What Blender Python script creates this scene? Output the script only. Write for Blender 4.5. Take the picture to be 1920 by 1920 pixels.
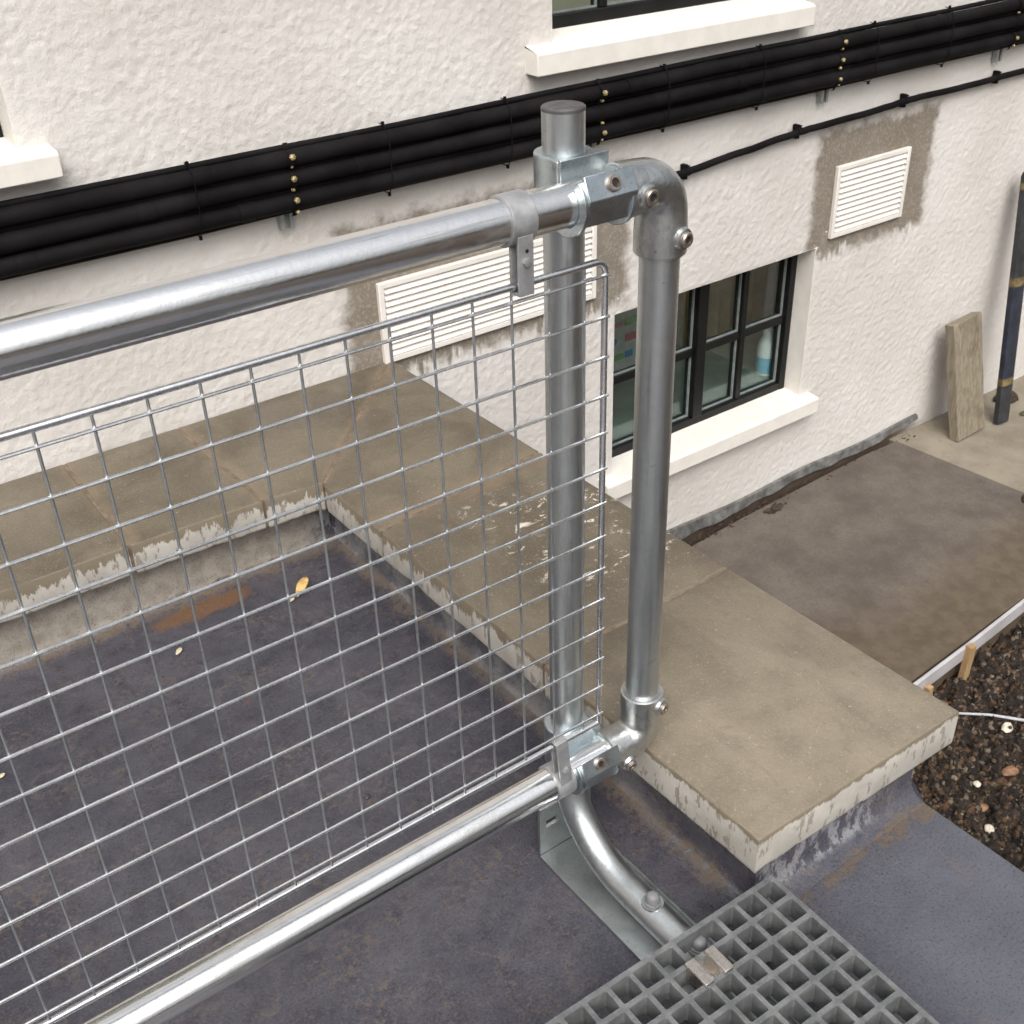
import bpy, math, random
import numpy as np
from mathutils import Vector, Matrix

R = math.radians
random.seed(7)
rng = np.random.default_rng(11)
scene = bpy.context.scene
for o in list(bpy.data.objects):
    bpy.data.objects.remove(o)
COL = scene.collection

# ------------------------------------------------------------------ camera
cam = bpy.data.cameras.new('camera')
cam_o = bpy.data.objects.new('camera', cam)
COL.objects.link(cam_o)
scene.camera = cam_o
cr = Vector((0.80468809, -0.59298178, -0.02914925))
cu = Vector((0.33494656, 0.41289546, 0.84695227))
cf = Vector((0.49019167, 0.69129584, -0.53086927))
M = Matrix((cr, cu, -cf)).transposed().to_4x4()
M.translation = Vector((-0.79908, -1.00507, 1.44077))
cam_o.matrix_world = M
cam.sensor_width = 36
cam.lens = 2149.43 / 1920 * 36
cam.clip_start = 0.02
cam.clip_end = 500
cam.dof.use_dof = True
cam.dof.focus_distance = 1.62
cam.dof.aperture_fstop = 22

# ------------------------------------------------------------------ world, sun, exposure (overcast)
SUN_AZ, SUN_EL = R(212), R(48)          # azimuth clockwise from +Y
world = bpy.data.worlds.new('World')
scene.world = world
world.use_nodes = True
wt = world.node_tree
wt.nodes.clear()
sky = wt.nodes.new('ShaderNodeTexSky')
sky.sky_type = 'NISHITA'
sky.sun_disc = False
sky.sun_elevation = SUN_EL
sky.sun_rotation = SUN_AZ
sky.dust_density = 6
sky.air_density = 1.0
hs = wt.nodes.new('ShaderNodeHueSaturation')
hs.inputs['Saturation'].default_value = 0.22      # cloud cover: nearly white sky
# overcast luminance: the cloud layer is brighter overhead than at the horizon
tc = wt.nodes.new('ShaderNodeTexCoord')
sx_ = wt.nodes.new('ShaderNodeSeparateXYZ')
mr = wt.nodes.new('ShaderNodeMapRange')
mr.inputs[1].default_value = 0.0
mr.inputs[2].default_value = 1.0
mr.inputs[3].default_value = 0.40
mr.inputs[4].default_value = 3.3
mg = wt.nodes.new('ShaderNodeVectorMath')
mg.operation = 'SCALE'
wt.links.new(tc.outputs['Generated'], sx_.inputs[0])
wt.links.new(sx_.outputs['Z'], mr.inputs[0])
bg = wt.nodes.new('ShaderNodeBackground')
bg.inputs['Strength'].default_value = 0.12
wo = wt.nodes.new('ShaderNodeOutputWorld')
wt.links.new(sky.outputs[0], hs.inputs['Color'])
wt.links.new(hs.outputs[0], mg.inputs[0])
wt.links.new(mr.outputs[0], mg.inputs['Scale'])
wt.links.new(mg.outputs[0], bg.inputs['Color'])
wt.links.new(bg.outputs[0], wo.inputs['Surface'])
sl = bpy.data.lights.new('sun', 'SUN')
sl.energy = 0.8
sl.angle = R(60)
sl.color = (1.0, 0.97, 0.935)
so = bpy.data.objects.new('sun', sl)
COL.objects.link(so)
sdir = Vector((math.sin(SUN_AZ) * math.cos(SUN_EL), math.cos(SUN_AZ) * math.cos(SUN_EL), math.sin(SUN_EL)))
so.rotation_euler = sdir.to_track_quat('Z', 'Y').to_euler()
so.location = (-2, -3, 5)
vs = scene.view_settings
vs.view_transform = 'Standard'
vs.look = 'None'
vs.exposure = -0.36
vs.gamma = 1
vs.use_curve_mapping = False


# ------------------------------------------------------------------ material helpers
class NT:
    def __init__(s, name):
        s.m = bpy.data.materials.new(name)
        s.m.use_nodes = True
        s.t = s.m.node_tree
        s.t.nodes.clear()
        s.out = s.t.nodes.new('ShaderNodeOutputMaterial')
        s.b = s.t.nodes.new('ShaderNodeBsdfPrincipled')
        s.t.links.new(s.b.outputs[0], s.out.inputs[0])
        s._pos = None

    def n(s, typ, **kw):
        nd = s.t.nodes.new('ShaderNode' + typ)
        for k, v in kw.items():
            if hasattr(nd, k):
                setattr(nd, k, v)
        return nd

    def put(s, sock, v):
        if hasattr(v, 'is_linked') or isinstance(v, bpy.types.NodeSocket):
            s.t.links.new(v, sock)
        elif isinstance(v, (tuple, list)):
            sock.default_value = (*v, 1) if (len(v) == 3 and sock.type == 'RGBA') else v
        else:
            sock.default_value = v

    def pos(s):
        if s._pos is None:
            s._pos = s.n('NewGeometry').outputs['Position']
        return s._pos

    def xyz(s):
        nd = s.n('SeparateXYZ')
        s.put(nd.inputs[0], s.pos())
        return nd.outputs

    def nrm(s):
        nd = s.n('SeparateXYZ')
        s.put(nd.inputs[0], s.n('NewGeometry').outputs['Normal'])
        return nd.outputs

    def vec(s, scale=(1, 1, 1), rot=(0, 0, 0), src=None, loc=(0, 0, 0)):
        nd = s.n('Mapping')
        s.put(nd.inputs['Vector'], src if src is not None else s.pos())
        nd.inputs['Scale'].default_value = scale
        nd.inputs['Rotation'].default_value = rot
        nd.inputs['Location'].default_value = loc
        return nd.outputs[0]

    def noise(s, scale, detail=4, rough=.6, vec=None, dist=0.0):
        nd = s.n('TexNoise')
        s.put(nd.inputs['Vector'], vec if vec is not None else s.pos())
        nd.inputs['Scale'].default_value = scale
        nd.inputs['Detail'].default_value = detail
        nd.inputs['Roughness'].default_value = rough
        nd.inputs['Distortion'].default_value = dist
        return nd.outputs[0]

    def vor(s, scale, vec=None, feature='F1', out='Distance', rand=1.0):
        nd = s.n('TexVoronoi', feature=feature)
        s.put(nd.inputs['Vector'], vec if vec is not None else s.pos())
        nd.inputs['Scale'].default_value = scale
        nd.inputs['Randomness'].default_value = rand
        return nd.outputs[out]

    def ramp(s, fac, a, b, lo=0.0, hi=1.0, smooth=True):
        nd = s.n('MapRange')
        nd.interpolation_type = 'SMOOTHSTEP' if smooth else 'LINEAR'
        s.put(nd.inputs[0], fac)
        nd.inputs[1].default_value = a
        nd.inputs[2].default_value = b
        nd.inputs[3].default_value = lo
        nd.inputs[4].default_value = hi
        return nd.outputs[0]

    def mth(s, op, a, b=0.0, c=0.0):
        nd = s.n('Math', operation=op)
        s.put(nd.inputs[0], a)
        s.put(nd.inputs[1], b)
        s.put(nd.inputs[2], c)
        return nd.outputs[0]

    def mul(s, a, b): return s.mth('MULTIPLY', a, b)
    def add(s, a, b): return s.mth('ADD', a, b)
    def sub(s, a, b): return s.mth('SUBTRACT', a, b)

    def mix(s, fac, a, b, blend='MIX'):
        nd = s.n('MixRGB', blend_type=blend)
        s.put(nd.inputs[0], fac)
        s.put(nd.inputs[1], a)
        s.put(nd.inputs[2], b)
        return nd.outputs[0]

    def bump(s, h, strength=.5, dist=.002, normal=None):
        nd = s.n('Bump')
        nd.inputs['Strength'].default_value = strength
        nd.inputs['Distance'].default_value = dist
        s.put(nd.inputs['Height'], h)
        if normal is not None:
            s.put(nd.inputs['Normal'], normal)
        return nd.outputs[0]

    def done(s, col=None, rough=None, metal=None, normal=None, spec=None, **kw):
        if col is not None: s.put(s.b.inputs['Base Color'], col)
        if rough is not None: s.put(s.b.inputs['Roughness'], rough)
        if metal is not None: s.put(s.b.inputs['Metallic'], metal)
        if normal is not None: s.put(s.b.inputs['Normal'], normal)
        if spec is not None: s.put(s.b.inputs['Specular IOR Level'], spec)
        for k, v in kw.items():
            s.put(s.b.inputs[k.replace('_', ' ')], v)
        return s.m


YW = 1.4204      # face of the rendered house wall
MAT = {}


def simple(name, col, rough=.6, metal=0.0, var=.15, scale=40, bump=.0, spec=.5):
    a = NT(name)
    nz = a.noise(scale, 5)
    c = a.mix(a.ramp(nz, .3, .7), tuple(x * (1 - var) for x in col), tuple(min(1, x * (1 + var)) for x in col))
    r = a.ramp(a.noise(scale * 1.7, 3), .3, .7, rough * .85, min(1, rough * 1.15))
    nm = a.bump(a.noise(scale * 6, 3), .5, bump) if bump else None
    MAT[name] = a.done(c, r, metal, nm, spec)
    return MAT[name]


def mat_render():
    a = NT('white roughcast render')
    x, y, z = a.xyz()
    base = a.mix(a.ramp(a.noise(2.2, 5), .35, .7), (.615, .58, .54), (.695, .667, .63))
    grime = a.ramp(a.noise(55, 5, .7), .58, .8)
    base = a.mix(a.mul(grime, .35), base, (.46, .41, .35))
    # sparse dirt in the lower part and vertical run marks
    run = a.noise(1, 4, .6, a.vec((26, 26, 2.2)))
    low = a.ramp(z, -.1, -.75)
    dots = a.ramp(a.noise(95, 3), .63, .72)
    base = a.mix(a.mul(a.mul(low, dots), .55), base, (.33, .27, .21))
    base = a.mix(a.mul(a.ramp(run, .6, .75), .14), base, (.45, .40, .33))
    # bare cement patches round the two vents (noisy edged boxes)
    wob = a.mul(a.sub(a.noise(19, 5, .65), .5), .10)
    drip = a.mul(a.mul(a.sub(a.noise(1, 4, .7, a.vec((38, 38, 7))), .5), .26), a.ramp(a.noise(7, 2), .42, .62))

    def patch(x0, x1, z0, z1, soft=.026):
        dx = a.mth('MAXIMUM', a.sub(x0, x), a.sub(x, x1))
        dzt = a.sub(z, z1)
        dzb = a.add(a.sub(z0, z), drip)
        d = a.mth('MAXIMUM', dx, a.mth('MAXIMUM', dzt, dzb))
        return a.ramp(a.add(d, wob), soft, -soft)
    p = a.mth('MAXIMUM', patch(2.165, 2.772, .080, .50), patch(.432, 1.365, .150, .565))
    cem = a.mix(a.noise(9, 6, .7), (.155, .125, .092), (.31, .275, .225))
    spots = a.ramp(a.noise(120, 2), .50, .62)
    pm = a.mul(p, a.ramp(spots, 0, 1, 1.0, .86))
    base = a.mix(pm, base, cem)
    foot = a.ramp(a.add(z, a.mul(a.noise(12, 4), .02)), -.768, -.790)
    base = a.mix(a.mul(foot, a.ramp(x, 3.1, 2.8)), base, (.085, .062, .045))
    h = a.add(a.noise(125, 4, .65), a.mul(a.noise(380, 2), .35))
    nm = a.bump(h, .6, .0032)
    return a.done(base, .9, 0, nm, .25)


MAT['render'] = mat_render()
MAT['paint'] = simple('white masonry paint', (.76, .725, .66), .6, var=.05, scale=18, bump=.0006)
MAT['vent'] = simple('cream plastic', (.80, .755, .70), .42, var=.04, scale=14)
MAT['black_frame'] = simple('black gloss paint', (.006, .006, .006), .4, var=.3, scale=12, spec=.3)
MAT['spacer_line'] = simple('grey spacer reflection', (.20, .225, .215), .5, var=.2)  # pale tone of the spacer's reflection in the panes
MAT['lead'] = simple('lead flashing', (.17, .168, .16), .55, .3, var=.4, scale=25, bump=.004)
MAT['insul'] = None


def mat_insul():
    a = NT('black foam insulation')
    c = a.mix(a.ramp(a.noise(6, 5), .35, .7), (.0045, .0040, .0042), (.0105, .0092, .0097))
    nm = a.bump(a.noise(30, 4), .5, .004)
    return a.done(c, .72, 0, nm, .12)


MAT['insul'] = mat_insul()
MAT['brass'] = simple('yellow passivated steel', (.36, .29, .14), .6, .3, var=.6, scale=90)
MAT['strut'] = simple('dull galvanised channel', (.40, .42, .41), .5, .6, var=.2)


def mat_galv(name, col=(.60, .61, .605), r0=.24, r1=.42, green=.5, specks=.8, bmp=.0006, mott=.5, st=(1, 1, 1)):
    a = NT(name)
    cells = a.vor(90, out='Color')
    sp = a.n('SeparateColor')
    a.put(sp.inputs[0], cells)
    c = a.mix(a.ramp(sp.outputs[0], 0, 1, 0, .6 * mott), col, tuple(x * .72 for x in col))
    c = a.mix(a.ramp(a.noise(11, 6, .7, a.vec(st)), .42, .72, 0, mott), c, tuple(x * .62 for x in col))
    alg = a.mul(a.ramp(a.noise(13, 6, .7, a.vec(st, loc=(3, 1, 0))), .53, .70), green)
    c = a.mix(alg, c, (.20, .205, .145))
    scr = a.ramp(a.noise(70, 4, .7, a.vec((.25, 1, 1))), .66, .74)
    c = a.mix(a.mul(scr, specks), c, (.16, .155, .14))
    ln = a.ramp(a.noise(210, 3, .6, a.vec(tuple(.02 if v < 1 else 1 for v in st))), .58, .68)
    c = a.mix(a.mul(ln, .3), c, tuple(x * .35 for x in col))
    rg = a.ramp(a.add(a.noise(24, 6, .7, a.vec(st)), a.mul(alg, .25)), .3, .75, r0, r1)
    nm = a.bump(a.noise(130, 4), .4, bmp)
    return a.done(c, rg, a.ramp(alg, 0, 1, 1.0, .5), nm)


MAT['galv'] = mat_galv('galvanised tube', (.88, .88, .87), .13, .27, .45, 1.0, .0005, .2, (.3, 1, 1))
MAT['galv_post'] = mat_galv('weathered galvanised tube', (.56, .585, .59), .32, .50, .7, .5, .0006, .3, (1, 1, .12))
MAT['cast'] = mat_galv('cast galvanised fitting', (.60, .61, .60), .28, .44, .45, .5, .002)
MAT['zinc'] = mat_galv('bright zinc plated steel', (.60, .67, .70), .26, .42, .1, .3)
MAT['strap'] = simple('matt grey galvanised strap', (.36, .36, .365), .55, .55, var=.18, scale=50)
MAT['wire'] = mat_galv('galvanised wire', (.84, .85, .86), .22, .36, .1, .3)
MAT['wire_dull'] = mat_galv('dull galvanised wire', (.58, .61, .63), .35, .5, .1, .3)
MAT['plate'] = mat_galv('galvanised plate', (.52, .55, .55), .36, .55, .15, .5)
MAT['steel'] = simple('stainless screw', (.40, .345, .30), .35, .9, var=.25, scale=120)
MAT['hole'] = simple('dark socket', (.012, .01, .009), .6, var=.2)
MAT['cap'] = simple('dark grey plastic cap', (.075, .07, .07), .5, var=.3, scale=60)
MAT['bolt_cap'] = simple('grey plastic bolt cap', (.19, .185, .19), .5, var=.15)
MAT['clip_steel'] = simple('stained stainless clip', (.66, .60, .54), .3, 1.0, var=.15, scale=90)


def mat_grp():
    a = NT('grey fibreglass grating')
    c = a.mix(a.ramp(a.noise(30, 6, .7), .35, .7), (.105, .110, .110), (.190, .196, .194))
    c = a.mix(a.ramp(a.noise(400, 2), .66, .72, 0, .5), c, (.42, .42, .42))
    nx, ny, nz = a.nrm()
    up = a.ramp(nz, .6, .9)
    nm = a.bump(a.mul(a.noise(500, 3), up), .8, .0016)
    return a.done(c, a.ramp(a.noise(60, 3), .3, .7, .42, .65), 0, nm, .4)


MAT['grp'] = mat_grp()


def mat_coping():
    a = NT('wet cast stone coping')
    x, y, z = a.xyz()
    nx, ny, nz = a.nrm()
    big = a.noise(4.5, 6, .62, None, .6)
    top = a.mix(a.ramp(big, .32, .68), (.102, .084, .058), (.172, .143, .102))
    front = a.ramp(y, .34, -.05)
    top = a.mix(a.mul(front, a.ramp(a.noise(8, 5), .3, .65, .35, .9)), top, (.248, .209, .155))
    top = a.mix(a.mul(a.ramp(a.noise(60, 5, .75), .5, .75), .35), top, (.12, .095, .065))
    top = a.mix(a.mul(a.ramp(a.noise(9, 6, .72, a.vec((1, .35, 1), (0, 0, R(38)))), .48, .72), .5), top, (.118, .096, .072))
    top = a.mix(a.mul(a.ramp(a.noise(260, 3, .7), .54, .68), .35), top, (.36, .31, .25))
    top = a.mix(a.mul(a.ramp(a.noise(150, 2), .70, .74), .6), top, (.48, .42, .34))
    # orange sandy smears over the mortar joints
    wj = a.mul(a.sub(a.noise(7, 4), .5), .06)

    def band(coord, c0, w):
        return a.ramp(a.mth('ABSOLUTE', a.add(a.sub(coord, c0), wj)), w, w * .2)
    right = a.ramp(x, .05, .12)
    leftm = a.sub(1.0, right)
    sm = a.mul(band(y, .745, .05), a.mul(right, a.ramp(y, .9, .8)))
    for jx in (-.035, -.314, -.60):
        sm = a.mth('MAXIMUM', sm, a.mul(band(x, jx, .03), leftm))
    dm = a.sub(a.sub(x, .107), a.mul(a.sub(y, .966), .972))
    sm = a.mth('MAXIMUM', sm, a.mul(band(dm, .0, .035), a.ramp(y, .955, .965)))
    top = a.mix(a.mul(sm, a.ramp(a.noise(25, 5), .3, .65, .05, .42)), top, (.26, .18, .115))
    # white star-like splashes on the middle stone
    sp = a.ramp(a.noise(25, 6, .8, a.vec((.75, 1.25, 1), (0, 0, R(25))), .9), .575, .60)
    reg = a.mul(a.mul(a.ramp(y, .24, .40), a.ramp(y, .74, .62)), a.ramp(x, .16, .32))
    rn = a.ramp(a.noise(6, 2), .36, .50)
    top = a.mix(a.mul(a.mul(sp, reg), a.mul(rn, .95)), top, (.74, .68, .58))
    # pale sides, brown running over the upper arris in drips
    sv = a.vec((1, 1, .35))
    side = a.mix(a.ramp(a.noise(14, 5), .3, .7), (.40, .372, .328), (.52, .488, .435))
    pits = a.ramp(a.noise(80, 3, .65, a.vec((1, 1, .33))), .565, .615)
    side = a.mix(a.mul(pits, .75), side, (.25, .21, .165))
    d1 = a.mul(a.noise(34, 5, .75, a.vec((1, 1, .3))), .115)
    amp = a.ramp(y, .0, .4, .35, 1.0)
    edge = a.add(a.sub(.197, z), a.mul(-1.0, a.mul(amp, a.sub(d1, .034))))
    over = a.ramp(edge, .004, -.001)
    side = a.mix(over, side, (.20, .165, .118))
    upm = a.ramp(nz, .55, .8)
    col = a.mix(upm, side, top)
    wet = a.ramp(a.noise(5, 4), .35, .65, .34, .62)
    rough = a.mth('MAXIMUM', wet, a.mul(a.sub(1.0, upm), .8))
    nm = a.bump(a.add(a.noise(60, 6, .7), a.mul(pits, -.6)), .4, .0025)
    nm = a.bump(a.noise(400, 2), .3, .0008, nm)
    return a.done(col, rough, 0, nm, .35)


MAT['coping'] = mat_coping()


def mat_roof():
    a = NT('wet bitumen roofing')
    x, y, z = a.xyz()
    nx, ny, nz = a.nrm()
    big = a.noise(3.2, 7, .65, None, .4)
    c = a.mix(a.ramp(big, .3, .7), (.046, .045, .058), (.089, .085, .101))
    c = a.mix(a.ramp(a.noise(24, 6, .75), .42, .75, 0, .7), c, (.022, .021, .032))
    # brown grit and rust
    grit = a.ramp(a.noise(1, 6, .75, a.vec((6, 8, 6))), .46, .60)
    gr2 = a.ramp(a.noise(85, 4, .75), .48, .60)
    c = a.mix(a.mul(a.mul(grit, gr2), .6), c, (.145, .112, .088))
    rust = a.mul(a.ramp(a.noise(5.5, 6, .7, a.vec(loc=(4, 2, 0))), .64, .72), a.ramp(a.noise(40, 3), .4, .6))
    c = a.mix(a.mul(rust, .55), c, (.17, .085, .035))
    # blue-grey patch outside the kerb, its lighter wet sheen put into the colour
    out = a.mul(a.ramp(x, .12, .3), a.ramp(y, -.20, -.36))
    c = a.mix(a.mul(out, .75), c, a.mix(a.ramp(a.noise(4, 5), .35, .65), (.088, .092, .113), (.120, .124, .146)))
    # silt lying along the foot of the kerbs
    dl = a.sub(1.03, y)
    dr = a.sub(.15, x)
    df = a.mth('ABSOLUTE', a.add(y, .305))
    wv = a.mul(a.sub(a.noise(9, 5), .5), .07)
    foot = a.mth('MINIMUM', dl, a.mth('ADD', dr, a.ramp(y, -.22, -.29, 0, 1)))
    foot = a.add(foot, wv)
    silt = a.mul(a.ramp(foot, .042, .01), a.ramp(a.noise(60, 4), .3, .55))
    fr = a.mul(a.ramp(a.add(df, wv), .020, .002), a.ramp(x, .15, .2))
    fr = a.mul(fr, a.ramp(a.noise(30, 4), .35, .55))
    fr = a.mul(fr, a.ramp(z, .03, .012))
    silt = a.mul(silt, a.ramp(z, .03, .012))
    silt = a.mth('MAXIMUM', silt, fr)
    c = a.mix(a.mul(silt, .8), c, a.mix(a.noise(120, 3), (.085, .058, .034), (.17, .125, .08)))
    # rusty wash-out lying by the left kerb, and thin brown tide marks
    ex = a.mth('DIVIDE', a.add(x, .20), .15)
    ey = a.mth('DIVIDE', a.sub(y, .972), .035)
    rr_ = a.add(a.mth('SQRT', a.add(a.mul(ex, ex), a.mul(ey, ey))), a.mul(a.sub(a.noise(22, 5, .7), .5), 1.6))
    c = a.mix(a.mul(a.ramp(rr_, 1.0, .55), .75), c, (.17, .085, .032))
    tide = a.mth('ABSOLUTE', a.sub(a.noise(2.6, 5, .6, a.vec(loc=(1, 7, 0))), .5))
    c = a.mix(a.mul(a.ramp(tide, .012, .002), a.mul(a.ramp(a.noise(9, 3), .4, .6), .35)), c, (.14, .115, .10))
    # faces of the kerb: scuffed with pale smears
    scr = a.ramp(a.noise(42, 5, .75, a.vec((1, 1, .45))), .46, .56)
    frontf = a.mul(a.ramp(ny, -.5, -.85), a.ramp(x, .5, .36))
    c = a.mix(a.mul(a.mul(scr, frontf), .7), c, (.33, .33, .34))
    inner = a.mul(a.ramp(nx, -.5, -.85), a.ramp(y, -.1, .1))
    c = a.mix(a.mul(inner, .6), c, a.mix(a.ramp(a.noise(12, 5), .4, .6), (.10, .10, .112), (.30, .29, .29)))
    lk = a.mul(a.ramp(ny, -.5, -.85), a.ramp(x, .14, .05))
    dk = a.ramp(a.add(z, a.mul(a.noise(16, 4), .03)), .028, .036)
    c = a.mix(a.mul(lk, dk), c, a.mix(a.ramp(a.noise(30, 5), .35, .65), (.235, .205, .172), (.33, .295, .25)))
    rg = a.ramp(a.noise(9, 6, .7), .35, .7, .12, .36)
    fine = a.noise(230, 3, .7)
    c = a.mix(a.ramp(fine, .52, .68, 0, .32), c, (.14, .135, .15))
    c = a.mix(a.ramp(fine, .46, .34, 0, .5), c, (.015, .014, .022))
    rg = a.mth('MAXIMUM', rg, a.mul(a.mth('MAXIMUM', silt, a.mul(lk, dk)), .8))
    h = a.add(a.noise(70, 5, .7), a.mul(a.noise(260, 3), .4))
    nm = a.bump(h, .6, .003)
    nm = a.bump(a.noise(7, 3), .3, .012, nm)
    return a.done(c, rg, 0, nm, .5)


MAT['roof'] = mat_roof()


def mat_slab():
    a = NT('damp new concrete')
    x, y, z = a.xyz()
    c = a.mix(a.ramp(a.noise(5, 7, .65), .3, .7), (.090, .074, .061), (.150, .126, .105))
    c = a.mix(a.ramp(a.noise(90, 4, .7), .45, .7, 0, .55), c, (.085, .067, .055))
    c = a.mix(a.ramp(a.noise(120, 3), .64, .72, 0, .4), c, (.27, .24, .21))
    wet = a.ramp(a.add(y, a.mul(a.noise(4, 5), .35)), 1.02, .72)
    c = a.mix(a.mul(wet, .85), c, a.mix(a.ramp(a.noise(20, 5), .35, .65), (.088, .064, .040), (.122, .091, .058)))
    nm = a.bump(a.noise(120, 5, .7), .4, .002)
    return a.done(c, a.ramp(wet, 0, 1, .8, .5), 0, nm, .35)


MAT['slab'] = mat_slab()


def mat_path():
    a = NT('old pale concrete')
    c = a.mix(a.ramp(a.noise(5, 7, .65), .3, .7), (.19, .16, .122), (.28, .245, .19))
    c = a.mix(a.ramp(a.noise(11, 5, .7), .58, .72, 0, .6), c, (.16, .125, .09))
    c = a.mix(a.ramp(a.noise(9, 4, .7, a.vec(loc=(5, 3, 1))), .62, .72, 0, .6), c, (.14, .155, .07))
    nm = a.bump(a.noise(70, 6, .7), .5, .004)
    return a.done(c, .85, 0, nm, .3)


MAT['path'] = mat_path()


def mat_soil():
    a = NT('dark stony soil')
    c = a.mix(a.ramp(a.noise(30, 6, .75), .35, .68), (.010, .007, .005), (.045, .029, .019))
    ch = a.n('SeparateColor')
    a.put(ch.inputs[0], a.vor(85, out='Color'))
    c = a.mix(a.ramp(ch.outputs[0], .80, .84, 0, .6), c, (.16, .085, .04))
    c = a.mix(a.ramp(ch.outputs[1], .90, .93, 0, .6), c, (.26, .21, .15))
    nm = a.bump(a.add(a.noise(90, 5, .7), a.mul(a.vor(85), -1)), .9, .01)
    return a.done(c, .75, 0, nm, .4)


MAT['soil'] = mat_soil()


def mat_pebble():
    a = NT('mixed gravel')
    at = a.n('VertexColor', layer_name='tint')
    c = a.mix(a.ramp(a.noise(150, 4), .3, .7, 0, .5), at.outputs[0], (.05, .035, .025))
    return a.done(c, .7, 0, a.bump(a.noise(300, 3), .4, .002), .4)


MAT['gravel'] = mat_pebble()


def mat_wood(name, c0, c1, sc=(9, 9, 1.2)):
    a = NT(name)
    g = a.noise(8, 6, .7, a.vec(sc), 1.0)
    c = a.mix(a.ramp(g, .3, .7), c0, c1)
    c = a.mix(a.ramp(a.noise(9, 5), .52, .72, 0, .6), c, tuple(v * .55 for v in c0))
    return a.done(c, .8, 0, a.bump(g, .4, .002), .3)


MAT['mortar'] = simple('sandy mortar', (.17, .13, .09), .8, var=.3, scale=60, bump=.002)
MAT['plank'] = mat_wood('weathered timber', (.17, .142, .098), (.29, .25, .185))
MAT['stake'] = mat_wood('fresh timber', (.30, .19, .09), (.45, .30, .16))
MAT['board'] = simple('white plastic board', (.46, .445, .45), .5, var=.12, scale=9, bump=.001)
MAT['pole_dark'] = simple('blackened steel', (.030, .031, .033), .6, .1, var=.4, scale=18)
MAT['pole_blue'] = simple('navy painted steel', (.022, .026, .040), .6, .1, var=.3, scale=18)
MAT['tape'] = simple('mustard tape', (.15, .112, .05), .7, var=.5, scale=40)
MAT['leaf'] = simple('dead yellow leaf', (.68, .44, .17), .5, var=.3, scale=60)
MAT['chip'] = simple('pale chip', (.60, .52, .36), .6, var=.2, scale=90)
MAT['white_stone'] = simple('pale stone', (.66, .60, .48), .6, var=.2, scale=60)
MAT['orange_stone'] = simple('orange stone', (.25, .135, .075), .65, var=.3, scale=60)
MAT['cord'] = simple('grey cord', (.46, .46, .49), .6, var=.15, scale=80)
MAT['debris'] = simple('brown leaf litter', (.040, .024, .016), .8, var=.6, scale=60, bump=.004)
MAT['moss'] = simple('moss', (.05, .06, .018), .9, var=.5, scale=90, bump=.004)
MAT['room'] = simple('dim room wall', (.55, .48, .38), .8, var=.1, scale=4)
MAT['curtain'] = simple('tan curtain', (.42, .27, .15), .9, var=.2, scale=10)
MAT['teal'] = simple('teal worktop', (.125, .175, .155), .6, var=.2, scale=6)
MAT['bottle_white'] = simple('white plastic bottle', (.72, .74, .74), .4, var=.05)
MAT['bottle_blue'] = simple('blue label', (.12, .42, .60), .4, var=.1)
MAT['poster'] = simple('grey pinboard', (.40, .40, .39), .8, var=.1)
for nm_, c_ in (('note_red', (.42, .10, .12)), ('note_blue', (.10, .22, .42)), ('note_green', (.16, .32, .14)), ('note_pink', (.50, .20, .30))):
    MAT[nm_] = simple(nm_.replace('_', ' '), c_, .8)


def mat_glass():
    a = NT('window glass')
    a.t.nodes.remove(a.b)
    tr = a.n('BsdfTransparent')
    tr.inputs[0].default_value = (.86, .91, .89, 1)
    gl = a.n('BsdfGlossy')
    gl.inputs['Roughness'].default_value = .03
    lw = a.n('LayerWeight')
    lw.inputs[0].default_value = .5
    mx = a.n('MixShader')
    a.put(mx.inputs[0], a.add(.075, a.mul(.7, a.mth('POWER', lw.outputs['Facing'], 5.0))))
    a.t.links.new(tr.outputs[0], mx.inputs[1])
    a.t.links.new(gl.outputs[0], mx.inputs[2])
    a.t.links.new(mx.outputs[0], a.out.inputs[0])
    return a.m


MAT['glass'] = mat_glass()


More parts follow.
